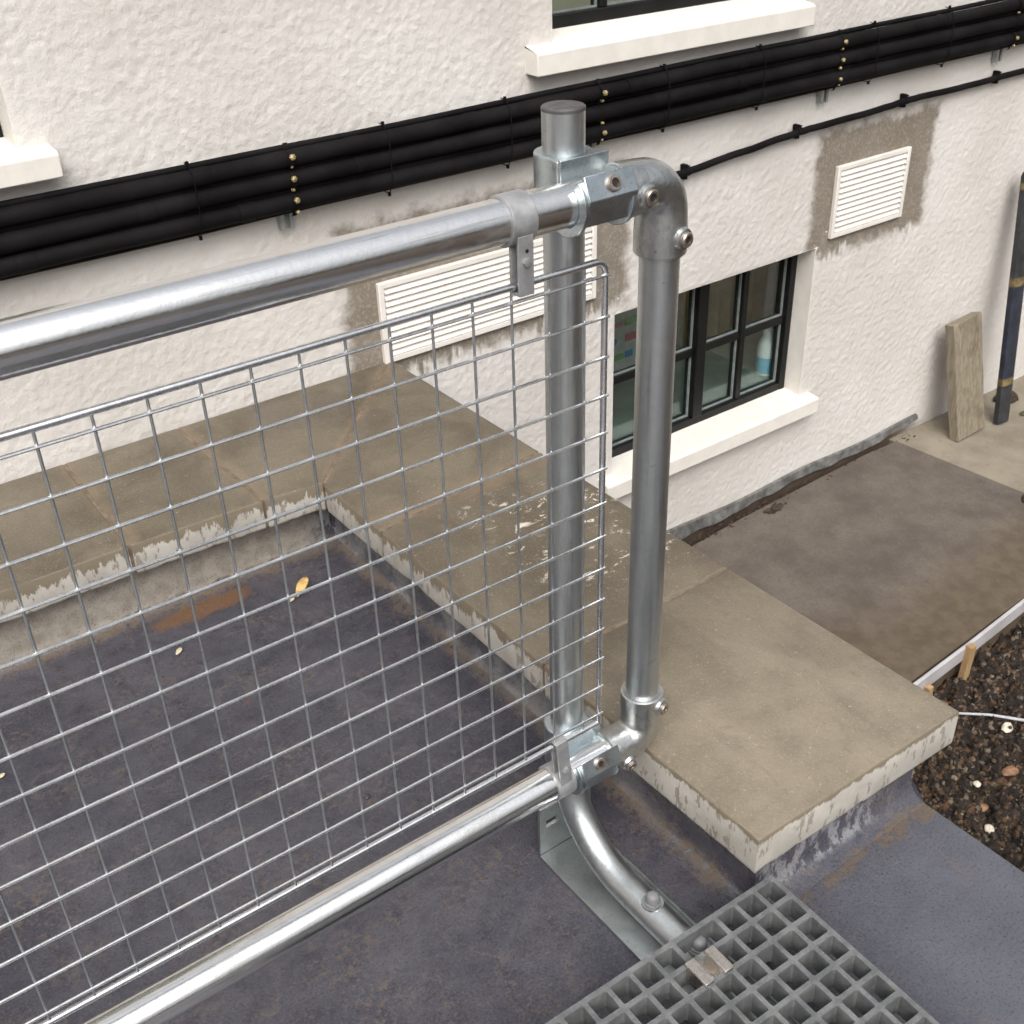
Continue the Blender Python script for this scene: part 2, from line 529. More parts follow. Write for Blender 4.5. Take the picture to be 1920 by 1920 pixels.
# ------------------------------------------------------------------ mesh helpers
class MB:
    def __init__(s):
        s.v, s.f = [], []

    def addf(s, vs, fs):
        o = len(s.v)
        s.v += [tuple(p) for p in vs]
        s.f += [tuple(i + o for i in f) for f in fs]
        return s

    def box(s, a, b, rot=None, piv=None):
        (x0, y0, z0), (x1, y1, z1) = a, b
        vs = [(x0, y0, z0), (x1, y0, z0), (x1, y1, z0), (x0, y1, z0), (x0, y0, z1), (x1, y0, z1), (x1, y1, z1), (x0, y1, z1)]
        if rot is not None:
            piv = Vector(piv if piv else [(p + q) / 2 for p, q in zip(a, b)])
            vs = [rot @ (Vector(p) - piv) + piv for p in vs]
        return s.addf(vs, [(0, 3, 2, 1), (4, 5, 6, 7), (0, 1, 5, 4), (1, 2, 6, 5), (2, 3, 7, 6), (3, 0, 4, 7)])

    def tube(s, path, r, n=24, caps=True):
        path = [Vector(p) for p in path]
        rs = r if isinstance(r, (list, tuple)) else [r] * len(path)
        rings = []
        t0 = (path[1] - path[0]).normalized()
        ref = Vector((0, 0, 1)) if abs(t0.z) < .9 else Vector((0, 1, 0))
        u = t0.cross(ref).normalized()
        prev = t0
        for i, p in enumerate(path):
            if i == 0: t = t0
            elif i == len(path) - 1: t = (path[i] - path[i - 1]).normalized()
            else: t = ((path[i + 1] - p).normalized() + (p - path[i - 1]).normalized()).normalized()
            u = prev.rotation_difference(t) @ u
            prev = t
            w = t.cross(u)
            rings.append([p + (u * math.cos(2 * math.pi * k / n) + w * math.sin(2 * math.pi * k / n)) * rs[i] for k in range(n)])
        o = len(s.v)
        for rg in rings: s.v += [tuple(q) for q in rg]
        for i in range(len(rings) - 1):
            for k in range(n):
                a, b = o + i * n + k, o + i * n + (k + 1) % n
                s.f.append((a, b, b + n, a + n))
        if caps:
            s.f.append(tuple(o + k for k in range(n - 1, -1, -1)))
            e = o + (len(rings) - 1) * n
            s.f.append(tuple(e + k for k in range(n)))
        return s

    def lathe(s, base, axis, prof, n=20):
        """prof: list of (distance along axis, radius)"""
        axis = Vector(axis).normalized()
        ref = Vector((0, 0, 1)) if abs(axis.z) < .9 else Vector((1, 0, 0))
        u = axis.cross(ref).normalized()
        w = axis.cross(u)
        base = Vector(base)
        o = len(s.v)
        for d, r in prof:
            s.v += [tuple(base + axis * d + (u * math.cos(2 * math.pi * k / n) + w * math.sin(2 * math.pi * k / n)) * r) for k in range(n)]
        for i in range(len(prof) - 1):
            for k in range(n):
                a, b = o + i * n + k, o + i * n + (k + 1) % n
                s.f.append((a, b, b + n, a + n))
        s.f.append(tuple(o + k for k in range(n - 1, -1, -1)))
        e = o + (len(prof) - 1) * n
        s.f.append(tuple(e + k for k in range(n)))
        return s

    def prism(s, poly, axis, a, b):
        """poly: 2D outline in the plane normal to axis ('x': (y,z), 'z': (x,y), 'y': (x,z))"""
        def P(p, t):
            return {'x': (t, p[0], p[1]), 'y': (p[0], t, p[1]), 'z': (p[0], p[1], t)}[axis]
        n = len(poly)
        vs = [P(p, a) for p in poly] + [P(p, b) for p in poly]
        fs = [tuple(range(n)), tuple(range(2 * n - 1, n - 1, -1))]
        fs += [(k, k + n, (k + 1) % n + n, (k + 1) % n) for k in range(n)]
        return s.addf(vs, fs)


def props(o, label=None, cat=None, group=None, kind=None):
    if label: o['label'] = label
    if cat: o['category'] = cat
    if group: o['group'] = group
    if kind: o['kind'] = kind
    return o


ORIGIN = {}


def thing(name, loc, label, cat, group=None, rz=0.0):
    o = bpy.data.objects.new(name, None)
    o.empty_display_size = .05
    o.location = loc
    o.rotation_euler = (0, 0, rz)
    COL.objects.link(o)
    ORIGIN[o] = Vector(loc)
    return props(o, label, cat, group)


def mesh(name, mb, mat, parent=None, loc=None, bevel=0.0, smooth=35, seg=2):
    """links one mesh object; vertices are given in world (or thing-frame) coordinates"""
    me = bpy.data.meshes.new(name)
    me.from_pydata(mb.v, [], mb.f)
    off = ORIGIN[parent] if parent is not None else Vector(loc or (0, 0, 0))
    if off.length:
        me.transform(Matrix.Translation(-off))
    me.materials.append(MAT[mat] if isinstance(mat, str) else mat)
    import bmesh
    bm = bmesh.new()
    bm.from_mesh(me)
    bmesh.ops.recalc_face_normals(bm, faces=bm.faces)
    bm.to_mesh(me)
    bm.free()
    if smooth:
        me.shade_smooth()
        me.set_sharp_from_angle(angle=R(smooth))
    o = bpy.data.objects.new(name, me)
    COL.objects.link(o)
    if parent is not None:
        o.parent = parent
        ORIGIN[o] = ORIGIN[parent]
    else:
        o.location = off
        ORIGIN[o] = off
    if bevel:
        b = o.modifiers.new('bevel', 'BEVEL')
        b.width = bevel
        b.segments = seg
        b.limit_method = 'ANGLE'
        b.angle_limit = R(40)
    return o


def inst(src, parent, delta):
    """copy of a part sharing its mesh, shifted"""
    c = src.copy()
    COL.objects.link(c)
    c.parent = parent
    c.location = Vector(src.location) + Vector(delta)
    ORIGIN[c] = ORIGIN[src]
    return c


def fftnoise(nx, ny, d, lo, hi, seed):
    """band-passed noise, wavelengths lo..hi metres, unit variance"""
    g = np.random.default_rng(seed).standard_normal((ny, nx))
    F = np.fft.rfft2(g)
    kx = np.fft.rfftfreq(nx, d)[None, :]
    ky = np.fft.fftfreq(ny, d)[:, None]
    k = np.sqrt(kx * kx + ky * ky) + 1e-9
    w = np.exp(-(k * lo) ** 2 * .5) * (1 - np.exp(-(k * hi) ** 2))
    h = np.fft.irfft2(F * w, s=(ny, nx))
    return h / h.std()


# ------------------------------------------------------------------ ground, soil
GZ = -0.93
g = MB()
g.addf([(-60, -60, GZ - .05), (60, -60, GZ - .05), (60, 60, GZ - .05), (-60, 60, GZ - .05)], [(0, 1, 2, 3)])
props(mesh('ground', g, 'soil', smooth=0), kind='structure', label='dark stony soil stretching away around the buildings')
d = .008
xs = np.arange(.45, 3.6, d)
ys = np.arange(-1.6, .62, d)
hx = fftnoise(len(xs), len(ys), d, .012, .06, 3) * .006 + fftnoise(len(xs), len(ys), d, .05, .4, 4) * .012
X, Yg = np.meshgrid(xs, ys)
V = np.stack([X, Yg, GZ + hx - .0], -1).reshape(-1, 3)
nx_, ny_ = len(xs), len(ys)
ii = (np.arange(ny_ - 1)[:, None] * nx_ + np.arange(nx_ - 1)[None, :]).ravel()
Fq = np.stack([ii, ii + 1, ii + 1 + nx_, ii + nx_], -1)


def grid_mesh(name, V, Fq, mat, kind=None, parent=None, loc=(0, 0, 0)):
    me = bpy.data.meshes.new(name)
    me.vertices.add(len(V))
    me.vertices.foreach_set('co', (V - np.array(loc)).astype(np.float32).ravel())
    me.loops.add(Fq.size)
    me.loops.foreach_set('vertex_index', Fq.astype(np.int32).ravel())
    me.polygons.add(len(Fq))
    me.polygons.foreach_set('loop_start', np.arange(0, Fq.size, 4, dtype=np.int32))
    me.update(calc_edges=True)
    me.shade_smooth()
    me.materials.append(MAT[mat])
    o = bpy.data.objects.new(name, me)
    COL.objects.link(o)
    if parent is not None:
        o.parent = parent
    return o


props(grid_mesh('soil', V, Fq, 'soil'), kind='structure', label='churned dark wet soil beside the flat roof')

# gravel: thousands of small stones nobody could count
ico = [(0, 0, 1), (.894, 0, .447), (.276, .851, .447), (-.724, .526, .447), (-.724, -.526, .447), (.276, -.851, .447),
       (.724, .526, -.447), (-.276, .851, -.447), (-.894, 0, -.447), (-.276, -.851, -.447), (.724, -.526, -.447), (0, 0, -1)]
icof = [(0, 1, 2), (0, 2, 3), (0, 3, 4), (0, 4, 5), (0, 5, 1), (1, 6, 2), (2, 7, 3), (3, 8, 4), (4, 9, 5), (5, 10, 1),
        (6, 7, 2), (7, 8, 3), (8, 9, 4), (9, 10, 5), (10, 6, 1), (11, 7, 6), (11, 8, 7), (11, 9, 8), (11, 10, 9), (11, 6, 10)]
ico = np.array(ico)
palette = [(.045, .03, .02), (.08, .052, .032), (.13, .085, .05), (.20, .11, .055), (.10, .085, .07), (.28, .22, .15), (.025, .019, .014)]
gv, gf, gc = [], [], []


def height_at(x, y):
    i = min(max(int((x - xs[0]) / d), 0), nx_ - 1)
    j = min(max(int((y - ys[0]) / d), 0), ny_ - 1)
    return GZ + hx[j, i]


for k in range(7000):
    x, y = random.uniform(.55, 2.9), random.uniform(-1.2, .42)
    r = random.choice([.0025, .003, .004, .005, .006, .008]) * random.uniform(.7, 1.3)
    q = Matrix.Rotation(random.uniform(0, 6.28), 3, 'Z') @ Matrix.Rotation(random.uniform(-.5, .5), 3, 'X')
    p = (ico * rng.uniform(.75, 1.2, (12, 1)) * np.array([r * random.uniform(.9, 1.5), r, r * .7])) @ np.array(q).T
    p += np.array([x, y, height_at(x, y) + r * .2])
    gf += [tuple(i + len(gv) for i in f) for f in icof]
    gv += p.tolist()
    c = palette[random.choices(range(7), [6, 5, 2, .6, 1.2, .25, 8])[0]]
    gc += [c] * 12
b = MB()
b.v, b.f = gv, gf
go = mesh('gravel', b, 'gravel', smooth=0)
ca = go.data.color_attributes.new('tint', 'FLOAT_COLOR', 'POINT')
ca.data.foreach_set('color', np.array([(*c, 1) for c in gc], np.float32).ravel())
props(go, 'small brown and grey stones scattered over the dark soil', None, None, 'stuff')


def stone(name, at, r, mat, label, cat='stone', flat=.6, group=None, stretch=1.3, rz=0):
    b = MB()
    ph = rng.uniform(0, 6, 3)
    n1, n2 = 7, 12
    vs = []
    for i in range(n1 + 1):
        t = math.pi * i / n1
        for k in range(n2):
            f = 2 * math.pi * k / n2
            rr = r * (1 + .13 * math.sin(2 * f + ph[0]) + .1 * math.sin(3 * t + f * 2 + ph[1]) + .05 * math.sin(5 * f + ph[2]))
            px, py = rr * math.sin(t) * math.cos(f) * stretch, rr * math.sin(t) * math.sin(f)
            vs.append((at[0] + px * math.cos(rz) - py * math.sin(rz), at[1] + px * math.sin(rz) + py * math.cos(rz), at[2] + rr * flat * math.cos(t) + r * flat * .4))
    fs = [(i * n2 + k, i * n2 + (k + 1) % n2, (i + 1) * n2 + (k + 1) % n2, (i + 1) * n2 + k) for i in range(n1) for k in range(n2)]
    b.addf(vs, fs)
    return props(mesh(name, b, mat, loc=at, smooth=60), label, cat, group)


def soil_pt(x, y): return (x, y, height_at(x, y) + .004)


stone('stone', soil_pt(1.443, .005), .014, 'white_stone', 'round cream stone on the soil near the right edge of the roof')
stone('stone', soil_pt(1.78, .185), .014, 'white_stone', 'thin white stone chip on the soil below the grey cord', stretch=1.9, flat=.4, rz=.5)
stone('stone', soil_pt(1.66, .09), .020, 'orange_stone', 'large orange brown stone on the dark soil', flat=.5)
stone('stone', soil_pt(1.49, .06), .013, 'orange_stone', 'small orange stone beside the roof corner', stretch=1.5)
stone('stone', soil_pt(1.55, .12), .010, 'white_stone', 'tiny buff stone between the orange stones')

# ------------------------------------------------------------------ concrete slab, older path
SZ = -0.812
b = MB()
b.addf([(.3, .352, SZ), (2.24, .462, SZ), (2.86, .502, SZ), (2.803, 1.385, SZ), (2.62, 1.392, SZ), (2.2, 1.378, SZ), (1.9, 1.372, SZ - .004), (1.6, 1.352, SZ - .006), (.3, 1.34, SZ - .008)], [tuple(range(9))])
b.v += [(x, y, SZ - .12) for x, y, z in b.v[:9]]
for k in range(9):
    b.f.append((k, (k + 1) % 9, (k + 1) % 9 + 9, k + 9))
props(mesh('concrete_slab', b, 'slab', smooth=0), kind='structure', label='damp brown grey concrete slab at the foot of the white wall')
b = MB().box((2.80, -.5, SZ - .16), (7, 1.46, SZ - .004))
props(mesh('concrete_path', b, 'path', smooth=0), kind='structure', label='older pale concrete path to the right of the new slab')

# ------------------------------------------------------------------ roof and kerb (roofing runs up the kerb)
XO, XI, YF, YI = .548, .106, -.301, .966       # coping plan: outer, inner, front end, inner line of the left run
ZC, ZB = .197, .126
KX0, KX1, KY0, KY1 = .150, .520, -.262, 1.030  # kerb faces below the coping
RE = .524                                      # outer roof edge
fil = [(.034, 0), (.022, .003), (.011, .009), (.004, .018), (0, .032)]   # cove: (offset from face, z)
b = MB()
# inner cove line runs (-3,KY1) -> (KX0,KY1) -> (KX0,KY0) -> (KX1,KY0)
prof = fil + [(0, ZB + .002)]
cols = []
for off, z in prof:
    cols.append([(-3.0, KY1 - off, z), (-1.2, KY1 - off, z), (-.5, KY1 - off, z), (KX0 - off, KY1 - off, z), (KX0 - off, .5, z), (KX0 - off, KY0 - off, z), (.3, KY0 - off, z), (RE, KY0 - off, z)])
n = len(cols[0])
for rI in range(len(prof) - 1):
    pass
o0 = len(b.v)
for c in cols: b.v += c
for i in range(len(cols) - 1):
    for k in range(n - 1):
        a = o0 + i * n + k
        b.f.append((a, a + 1, a + 1 + n, a + n))
# flat roof: quads from cove foot outwards
c0 = cols[0]
fl = [(-3, KY1 - .034, 0), (KX0 - .034, KY1 - .034, 0), (KX0 - .034, KY0 - .034, 0), (RE, KY0 - .034, 0), (RE, -4, 0), (KX0 - .034, -4, 0), (-3, -4, 0), (-3, KY0 - .034, 0)]
b.addf(fl, [(0, 7, 2, 1), (7, 6, 5, 2), (2, 5, 4, 3)])
# roof slab edge and building mass below
b.addf([(RE, KY0 - .034, 0), (RE, -4, 0), (RE, -4, GZ - .1), (RE, KY0 - .034, GZ - .1)], [(0, 1, 2, 3)])
b.addf([(RE, KY0 - .034, 0), (RE, KY0 - .034, GZ - .1), (RE, YW, GZ - .1), (RE, YW, ZB), (RE, KY0, ZB), (RE, KY0, .032)], [(0, 1, 2, 3, 4, 5)])
roof = mesh('flat_roof', b, 'roof', smooth=50)
props(roof, kind='structure', label='wet dark blue grey flat roof covering turned up against the low kerb')

# ------------------------------------------------------------------ low parapet kerb with coping stones
par = thing('parapet', (.30, .60, 0), 'low L-shaped parapet capped with wet tan coping stones, beside the white house wall', 'parapet wall')
b = MB().box((KX0 + .004, KY0 + .004, .0), (KX1 - .002, YW - .002, ZB - .001))
mesh('core', b, 'slab', par, smooth=0)
b = MB().box((-3, KY1 + .004, .0), (KX0 + .002, YW - .003, ZB - .001))
mesh('core', b, 'slab', par, smooth=0)


def coping(poly, seed, label=None):
    """poly: plan outline (counter clockwise); subdivided sides with a slightly ragged lower arris"""
    rr = random.Random(seed)
    pts = []
    n = len(poly)
    for i in range(n):
        p, q = Vector(poly[i]), Vector(poly[(i + 1) % n])
        m = max(1, int((q - p).length / .012))
        for k in range(m):
            pts.append(p + (q - p) * k / m)
    c = Vector((sum(p.x for p in pts) / len(pts), sum(p.y for p in pts) / len(pts)))
    N = len(pts)
    b = MB()
    w = [0.0] * N
    v1 = 0
    for i in range(N):
        v1 = v1 * .75 + rr.uniform(-.0022, .0022)
        w[i] = v1
    lev = [(ZC, .004, 0), (ZC - .0012, .0012, 0), (ZC - .004, 0, .3), (ZC - .03, 0, .4), (ZB + .007, 0, .8), (ZB + .002, .0015, 1), (ZB, .005, 1)]
    for z, ins, rag in lev:
        for i, p in enumerate(pts):
            dd = (c - p)
            # inset toward the interior along local normal
            a, e = pts[i - 1], pts[(i + 1) % N]
            t = (e - a).normalized()
            nn = Vector((-t.y, t.x))
            q = p + nn * (ins + rag * abs(w[i]) * .5)
            b.v.append((q.x, q.y, z + (rag * w[i] if z < ZC - .03 else 0)))
    for L in range(len(lev) - 1):
        for i in range(N):
            a, e = L * N + i, L * N + (i + 1) % N
            b.f.append((a, e, e + N, a + N))
    b.f.append(tuple(range(N - 1, -1, -1)))
    b.f.append(tuple((len(lev) - 1) * N + i for i in range(N)))
    o = mesh('coping_stone', b, 'coping', par, smooth=50)
    if label: o['label'] = label
    return o


J = .0035
coping([(XI, YF + .006), (XO, YF - .004), (XO, .200 - J), (XI - .002, .194 - J)], 1, 'front coping stone with a speckled pale end')
coping([(XI - .002, .194 + J), (XO, .200 + J), (XO, .782 - J), (XI - .004, .722 - J)], 2, 'middle coping stone splashed with white marks')
coping([(XI - .004, .722 + J), (XO, .782 + J), (XO, YW - .006), (XO - .008, YW - .006), (XI + .0035, YI - .002), (XI - .004, YI - .008)], 3)


def ccw(poly):
    A = sum(p[0] * q[1] - q[0] * p[1] for p, q in zip(poly, poly[1:] + poly[:1]))
    return poly if A > 0 else poly[::-1]


coping(ccw([(XI - .004, YI + .001), (XO - .017, YW - .006), (-.043 + J, YW - .006), (-.030 + J, YI + .016)]), 4)
coping(ccw([(-.030 - J, YI + .016), (-.043 - J, YW - .006), (-.311 + J, YW - .006), (-.317 + J, YI + .028)]), 5)
coping(ccw([(-.317 - J, YI + .028), (-.311 - J, YW - .006), (-.60 + J, YW - .006), (-.60 + J, YI + .030)]), 6)
coping(ccw([(-.60 - J, YI + .030), (-.60 - J, YW - .006), (-1.2 + J, YW - .006), (-1.2 + J, YI + .030)]), 7)



def joint(p, q, w=.006, z1=ZC - .0022):
    p, q = Vector(p), Vector(q)
    t_ = (q - p).normalized()
    n_ = Vector((-t_.y, t_.x)) * w
    b = MB()
    m = 14
    rr = random.Random(int(p.x * 1000) + 5)
    for k in range(m + 1):
        c_ = p + (q - p) * k / m
        z = z1 + rr.uniform(-.0012, .0010)
        for s_, zz in ((-1, ZB + .004), (-1, z), (1, z), (1, ZB + .004)):
            b.v.append((c_.x + n_.x * s_, c_.y + n_.y * s_, zz))
    for k in range(m):
        for e in range(4):
            a, c = 4 * k + e, 4 * k + (e + 1) % 4
            b.f.append((a, c, c + 4, a + 4))
    b.f += [(0, 1, 2, 3), (4 * m + 3, 4 * m + 2, 4 * m + 1, 4 * m)]
    mesh('mortar_joint', b, 'mortar', par, smooth=30)


joint((XI + .002, .194), (XO - .004, .200))
joint((XI + .000, .7222), (XO - .004, .782))
joint((XI + .002, YI + .002), (XO - .014, YW - .009))
joint((-.030, YI + .020), (-.043, YW - .009))
joint((-.317, YI + .032), (-.311, YW - .009))
joint((-.60, YI + .034), (-.60, YW - .009))

# ------------------------------------------------------------------ house: rendered wall with windows, vents and flashing
house = thing('house', (1.5, YW, GZ), 'white roughcast house wall with black framed windows', 'house')
WX0, WX1, WZ0, WZ1 = -.9, 4.2, -.87, 1.42
dw = .005
xs2 = np.arange(WX0, WX1 + dw / 2, dw)
zs2 = np.arange(WZ0, WZ1 + dw / 2, dw)
nx2, nz2 = len(xs2), len(zs2)
h1 = fftnoise(nx2, nz2, dw, .0042, .013, 21)
h2 = fftnoise(nx2, nz2, dw, .03, .20, 22)
hh = np.clip(.0016 + .00035 * h1 + .0005 * h2, .0004, .009)


def sn(v, base): return base + round((v - base) / dw) * dw


opens = [(sn(1.318, WX0), sn(2.212, WX0), sn(-.448, WZ0), sn(.116, WZ0)),
         (sn(1.094, WX0), sn(1.985, WX0), sn(.905, WZ0), WZ1 + 1),
         (WX0 - 1, sn(-.238, WX0), sn(.872, WZ0), WZ1 + 1)]
X2, Z2 = np.meshgrid(xs2, zs2)
edge = np.ones_like(X2)
keep = np.ones((nz2 - 1, nx2 - 1), bool)
xc, zc_ = (X2[:-1, :-1] + dw / 2), (Z2[:-1, :-1] + dw / 2)
for x0, x1, z0, z1 in opens:
    keep &= ~((xc > x0) & (xc < x1) & (zc_ > z0) & (zc_ < z1))
    dist = np.maximum(np.maximum(x0 - X2, X2 - x1), np.maximum(z0 - Z2, Z2 - z1))
    edge = np.minimum(edge, np.clip((dist + .001) / .010, .12, 1))
# the cement patches round the vents are trowelled flatter
for x0, x1, z0, z1 in ((2.2, 2.73, .1, .47), (.46, 1.34, .17, .55)):
    dist = np.maximum(np.maximum(x0 - X2, X2 - x1), np.maximum(z0 - Z2, Z2 - z1))
    edge = edge * np.clip(.45 + dist / .08, .45, 1)
V = np.stack([X2, YW - hh * edge, Z2], -1).reshape(-1, 3)
ii = (np.arange(nz2 - 1)[:, None] * nx2 + np.arange(nx2 - 1)[None, :])[keep]
Fq = np.stack([ii, ii + 1, ii + 1 + nx2, ii + nx2], -1)
wall = grid_mesh('wall', V, Fq, 'render', parent=house, loc=house.location)
# plain continuation of the wall outside the detailed part
b = MB()
yv = YW - .0008
b.addf([(-8, yv, GZ - .1), (WX0, yv, GZ - .1), (WX0, yv, 3.2), (-8, yv, 3.2)], [(0, 1, 2, 3)])
b.addf([(WX1, yv, GZ - .1), (10, yv, GZ - .1), (10, yv, 3.2), (WX1, yv, 3.2)], [(0, 1, 2, 3)])
b.addf([(WX0, yv, GZ - .1), (WX1, yv, GZ - .1), (WX1, yv, WZ0 + .001), (WX0, yv, WZ0 + .001)], [(0, 1, 2, 3)])
zt_ = zs2[-1]
for x0, x1, z0 in ((opens[2][1], opens[1][0], zt_), (opens[1][1], WX1, zt_)):
    b.addf([(x0, yv, z0), (x1, yv, z0), (x1, yv, 2.0), (x0, yv, 2.0)], [(0, 1, 2, 3)])
b.addf([(WX0, yv, 2.0), (WX1, yv, 2.0), (WX1, yv, 3.2), (WX0, yv, 3.2)], [(0, 1, 2, 3)])
mesh('wall_continuation', b, 'render', house, smooth=0)


def reveal(x0, x1, z0, z1, dep=.24):
    y0, y1 = YW - .0003, YW + dep
    b = MB()
    b.box((x0 - .05, y0, z0 - .05), (x0, y1, z1 + .05))
    b.box((x1, y0, z0 - .05), (x1 + .05, y1, z1 + .05))
    b.box((x0, y0, z1), (x1, y1, z1 + .05))
    b.box((x0, y0, z0 - .05), (x1, y1, z0))
    return mesh('reveal', b, 'paint', house, smooth=0)


def window(x0, x1, z0, z1, rec, cols, rows, mull):
    """frame with glazing bars; frame > bar, pane"""
    yf = YW + rec
    fw = .030
    b = MB()
    b.box((x0, yf, z0), (x0 + fw, yf + .05, z1))
    b.box((x1 - fw, yf, z0), (x1, yf + .05, z1))
    b.box((x0 + fw, yf + .001, z0), (x1 - fw, yf + .05, z0 + .034))
    b.box((x0 + fw, yf + .001, z1 - fw), (x1 - fw, yf + .05, z1))
    fr = mesh('window', b, 'black_frame', house, bevel=.003)
    edges = [x0 + fw]
    bars = []
    iw = (x1 - x0 - 2 * fw)
    for c in range(1, cols):
        xc = x0 + fw + iw * c / cols
        w = .022 if c in mull else .0125
        bars.append((xc - w, xc + w))
        mesh('glazing_bar', MB().box((xc - w, yf + (-.004 if c in mull else .006), z0 + .033), (xc + w, yf + .049, z1 - fw + .001)), 'black_frame', fr, bevel=.003)
    bars = [(x0, x0 + fw)] + bars + [(x1 - fw, x1)]
    zi0, zi1 = z0 + .034, z1 - fw
    zr = [zi0 + (zi1 - zi0) * r / rows for r in range(rows + 1)]
    for c in range(cols):
        xa, xb = bars[c][1], bars[c + 1][0]
        for r in range(1, rows):
            mesh('glazing_bar', MB().box((xa - .001, yf + .010, zr[r] - .0135), (xb + .001, yf + .048, zr[r] + .0135)), 'black_frame', fr, bevel=.003)
        for r in range(rows):
            za, zb = zr[r] + (.0135 if r else 0), zr[r + 1] - (.0135 if r < rows - 1 else 0)
            mesh('pane', MB().box((xa - .002, yf + .028, za - .002), (xb + .002, yf + .032, zb + .002)), 'glass', fr, smooth=0)
            q = .0045
            bd = MB()
            for p0, p1 in (((xb - q, za), (xb, zb)), ((xa, za), (xb - q, za + q))):
                bd.box((p0[0], yf + .020, p0[1]), (p1[0], yf + .0275, p1[1]))
            mesh('spacer_reflection', bd, 'spacer_line', fr, smooth=0)  # strips standing in for the spacer's reflection, right and bottom of each pane
    return fr


def room(x0, x1, z0, z1, y1):
    """dim room behind a window; a deep one has its ceiling opened for extra light"""
    ya = YW + .12
    b = MB()
    b.box((x0 - .04, y1, z0 - .04), (x1 + .04, y1 + .04, z1 + .04))
    b.box((x0 - .04, ya, z0 - .04), (x0, y1, z1 + .04))
    b.box((x1, ya, z0 - .04), (x1 + .04, y1, z1 + .04))
    b.box((x0, ya, z0 - .04), (x1, y1, z0))
    if y1 > YW + .4:
        b.box((x0, ya, z1), (x1, YW + .42, z1 + .04))      # rest of the ceiling left open, added to brighten the room
    else:
        b.box((x0, ya, z1), (x1, y1, z1 + .04))
    return mesh('room', b, 'room', house, smooth=0)


def front_lining(x0, x1, z0, z1, o):
    ya, yb = YW + .10, YW + .121
    b = MB()
    b.box((x0, ya, z0), (o[0] - .03, yb, z1))
    b.box((o[1] + .03, ya, z0), (x1, yb, z1))
    b.box((o[0] - .03, ya, o[3] + .03), (o[1] + .03, yb, z1))
    b.box((o[0] - .03, ya, z0), (o[1] + .03, yb, o[2] - .03))
    return mesh('inner_lining', b, 'room', house, smooth=0)


o = opens[0]
reveal(*o, dep=.12)
window(o[0] + .001, o[1] - .001, o[2] + .016, o[3] - .001, .07, 4, 2, (2,))
room(.9, 2.9, -.95, .40, YW + .75)
front_lining(.86, 2.94, -.99, .44, o)
sill = MB()
sill.prism([(YW + .075, -.4475), (YW + .075, -.428), (YW - .046, -.438), (YW - .052, -.444), (YW - .052, -.498), (YW + .002, -.498), (YW + .002, -.4475)], 'x', 1.262, 2.262)
mesh('window_sill', sill, 'paint', house, bevel=.003)
o = (opens[1][0], opens[1][1], opens[1][2], 2.0)
reveal(*o, dep=.14)
window(o[0] + .001, o[1] - .001, o[2] + .016, 1.95, .075, 4, 2, (2,))
room(.95, 2.1, .7, 2.1, YW + .30)
front_lining(.91, 2.14, .66, 2.14, o)
sill = MB()
sill.prism([(YW + .08, .906), (YW + .08, .922), (YW - .048, .900), (YW - .054, .895), (YW - .054, .842), (YW + .002, .842), (YW + .002, .906)], 'x', 1.008, 2.022)
mesh('window_sill', sill, 'paint', house, bevel=.003)
o = (-1.15, opens[2][1], opens[2][2], 2.0)
reveal(*o, dep=.14)
window(o[0] + .001, o[1] - .001, o[2] + .016, 1.95, .075, 4, 2, (2,))
room(-1.4, -.1, .6, 2.1, YW + .30)
front_lining(-1.44, -.06, .56, 2.14, o)
sill = MB()
sill.prism([(YW + .08, .873), (YW + .08, .888), (YW - .048, .872), (YW - .054, .867), (YW - .054, .822), (YW + .002, .822), (YW + .002, .873)], 'x', -1.25, -.176)
mesh('window_sill', sill, 'paint', house, bevel=.003)


def vent(x0, x1, z0, z1, nsl, label):
    b = MB()
    y0 = YW - .016
    fw = .016
    b.box((x0, y0, z0), (x0 + fw, YW - .0012, z1))
    b.box((x1 - fw, y0, z0), (x1, YW - .0012, z1))
    b.box((x0 + fw, y0 + .0004, z0), (x1 - fw, YW - .0012, z0 + fw))
    b.box((x0 + fw, y0 + .0004, z1 - fw), (x1 - fw, YW - .0012, z1))
    b.box((x0 + fw, YW - .006, z0 + fw), (x1 - fw, YW - .0014, z1 - fw))
    v = mesh('vent_grille', b, 'vent', house, bevel=.002)
    v['label'] = label
    pitch = (z1 - z0 - 2 * fw) / nsl
    zb = z0 + fw
    s = MB()
    s.prism([(YW - .0062, zb + .0006), (YW - .0062, zb + pitch * .80), (YW - .0085, zb + pitch * .80), (YW - .0165, zb + pitch * .22), (YW - .0165, zb + pitch * .12)], 'x', x0 + fw + .002, x1 - fw - .002)
    first = mesh('slat', s, 'vent', v, smooth=0)
    for k in range(1, nsl):
        inst(first, v, (0, 0, pitch * k))


vent(2.262, 2.636, .138, .380, 11, 'small cream louvred vent in a grey cement patch')
vent(.524, 1.236, .194, .412, 11, 'wide cream louvred vent behind the mesh panel')

# lead flashing at the foot of the wall
b = MB()
N = 60
for i in range(N + 1):
    x = .9 + (2.95 - .9) * i / N
    t = x - 1.66
    zt = -.762 + .006 * math.sin(x * 9) + .012 * max(0, t) * .6
    zb = zt - max(.012, .050 - .024 * max(0, t)) - .006 * math.sin(x * 5 + 1)
    yo = .004 * math.sin(x * 23) + .003 * math.sin(x * 41)
    b.v += [(x, YW - .004, zt), (x, YW - .014, zt - .002), (x, YW - .020 + yo, zb), (x, YW - .004, zb - .012)]
for i in range(N):
    for k in range(3):
        a = i * 4 + k
        b.f.append((a, a + 4, a + 5, a + 1))
mesh('flashing', b, 'lead', house, smooth=40)

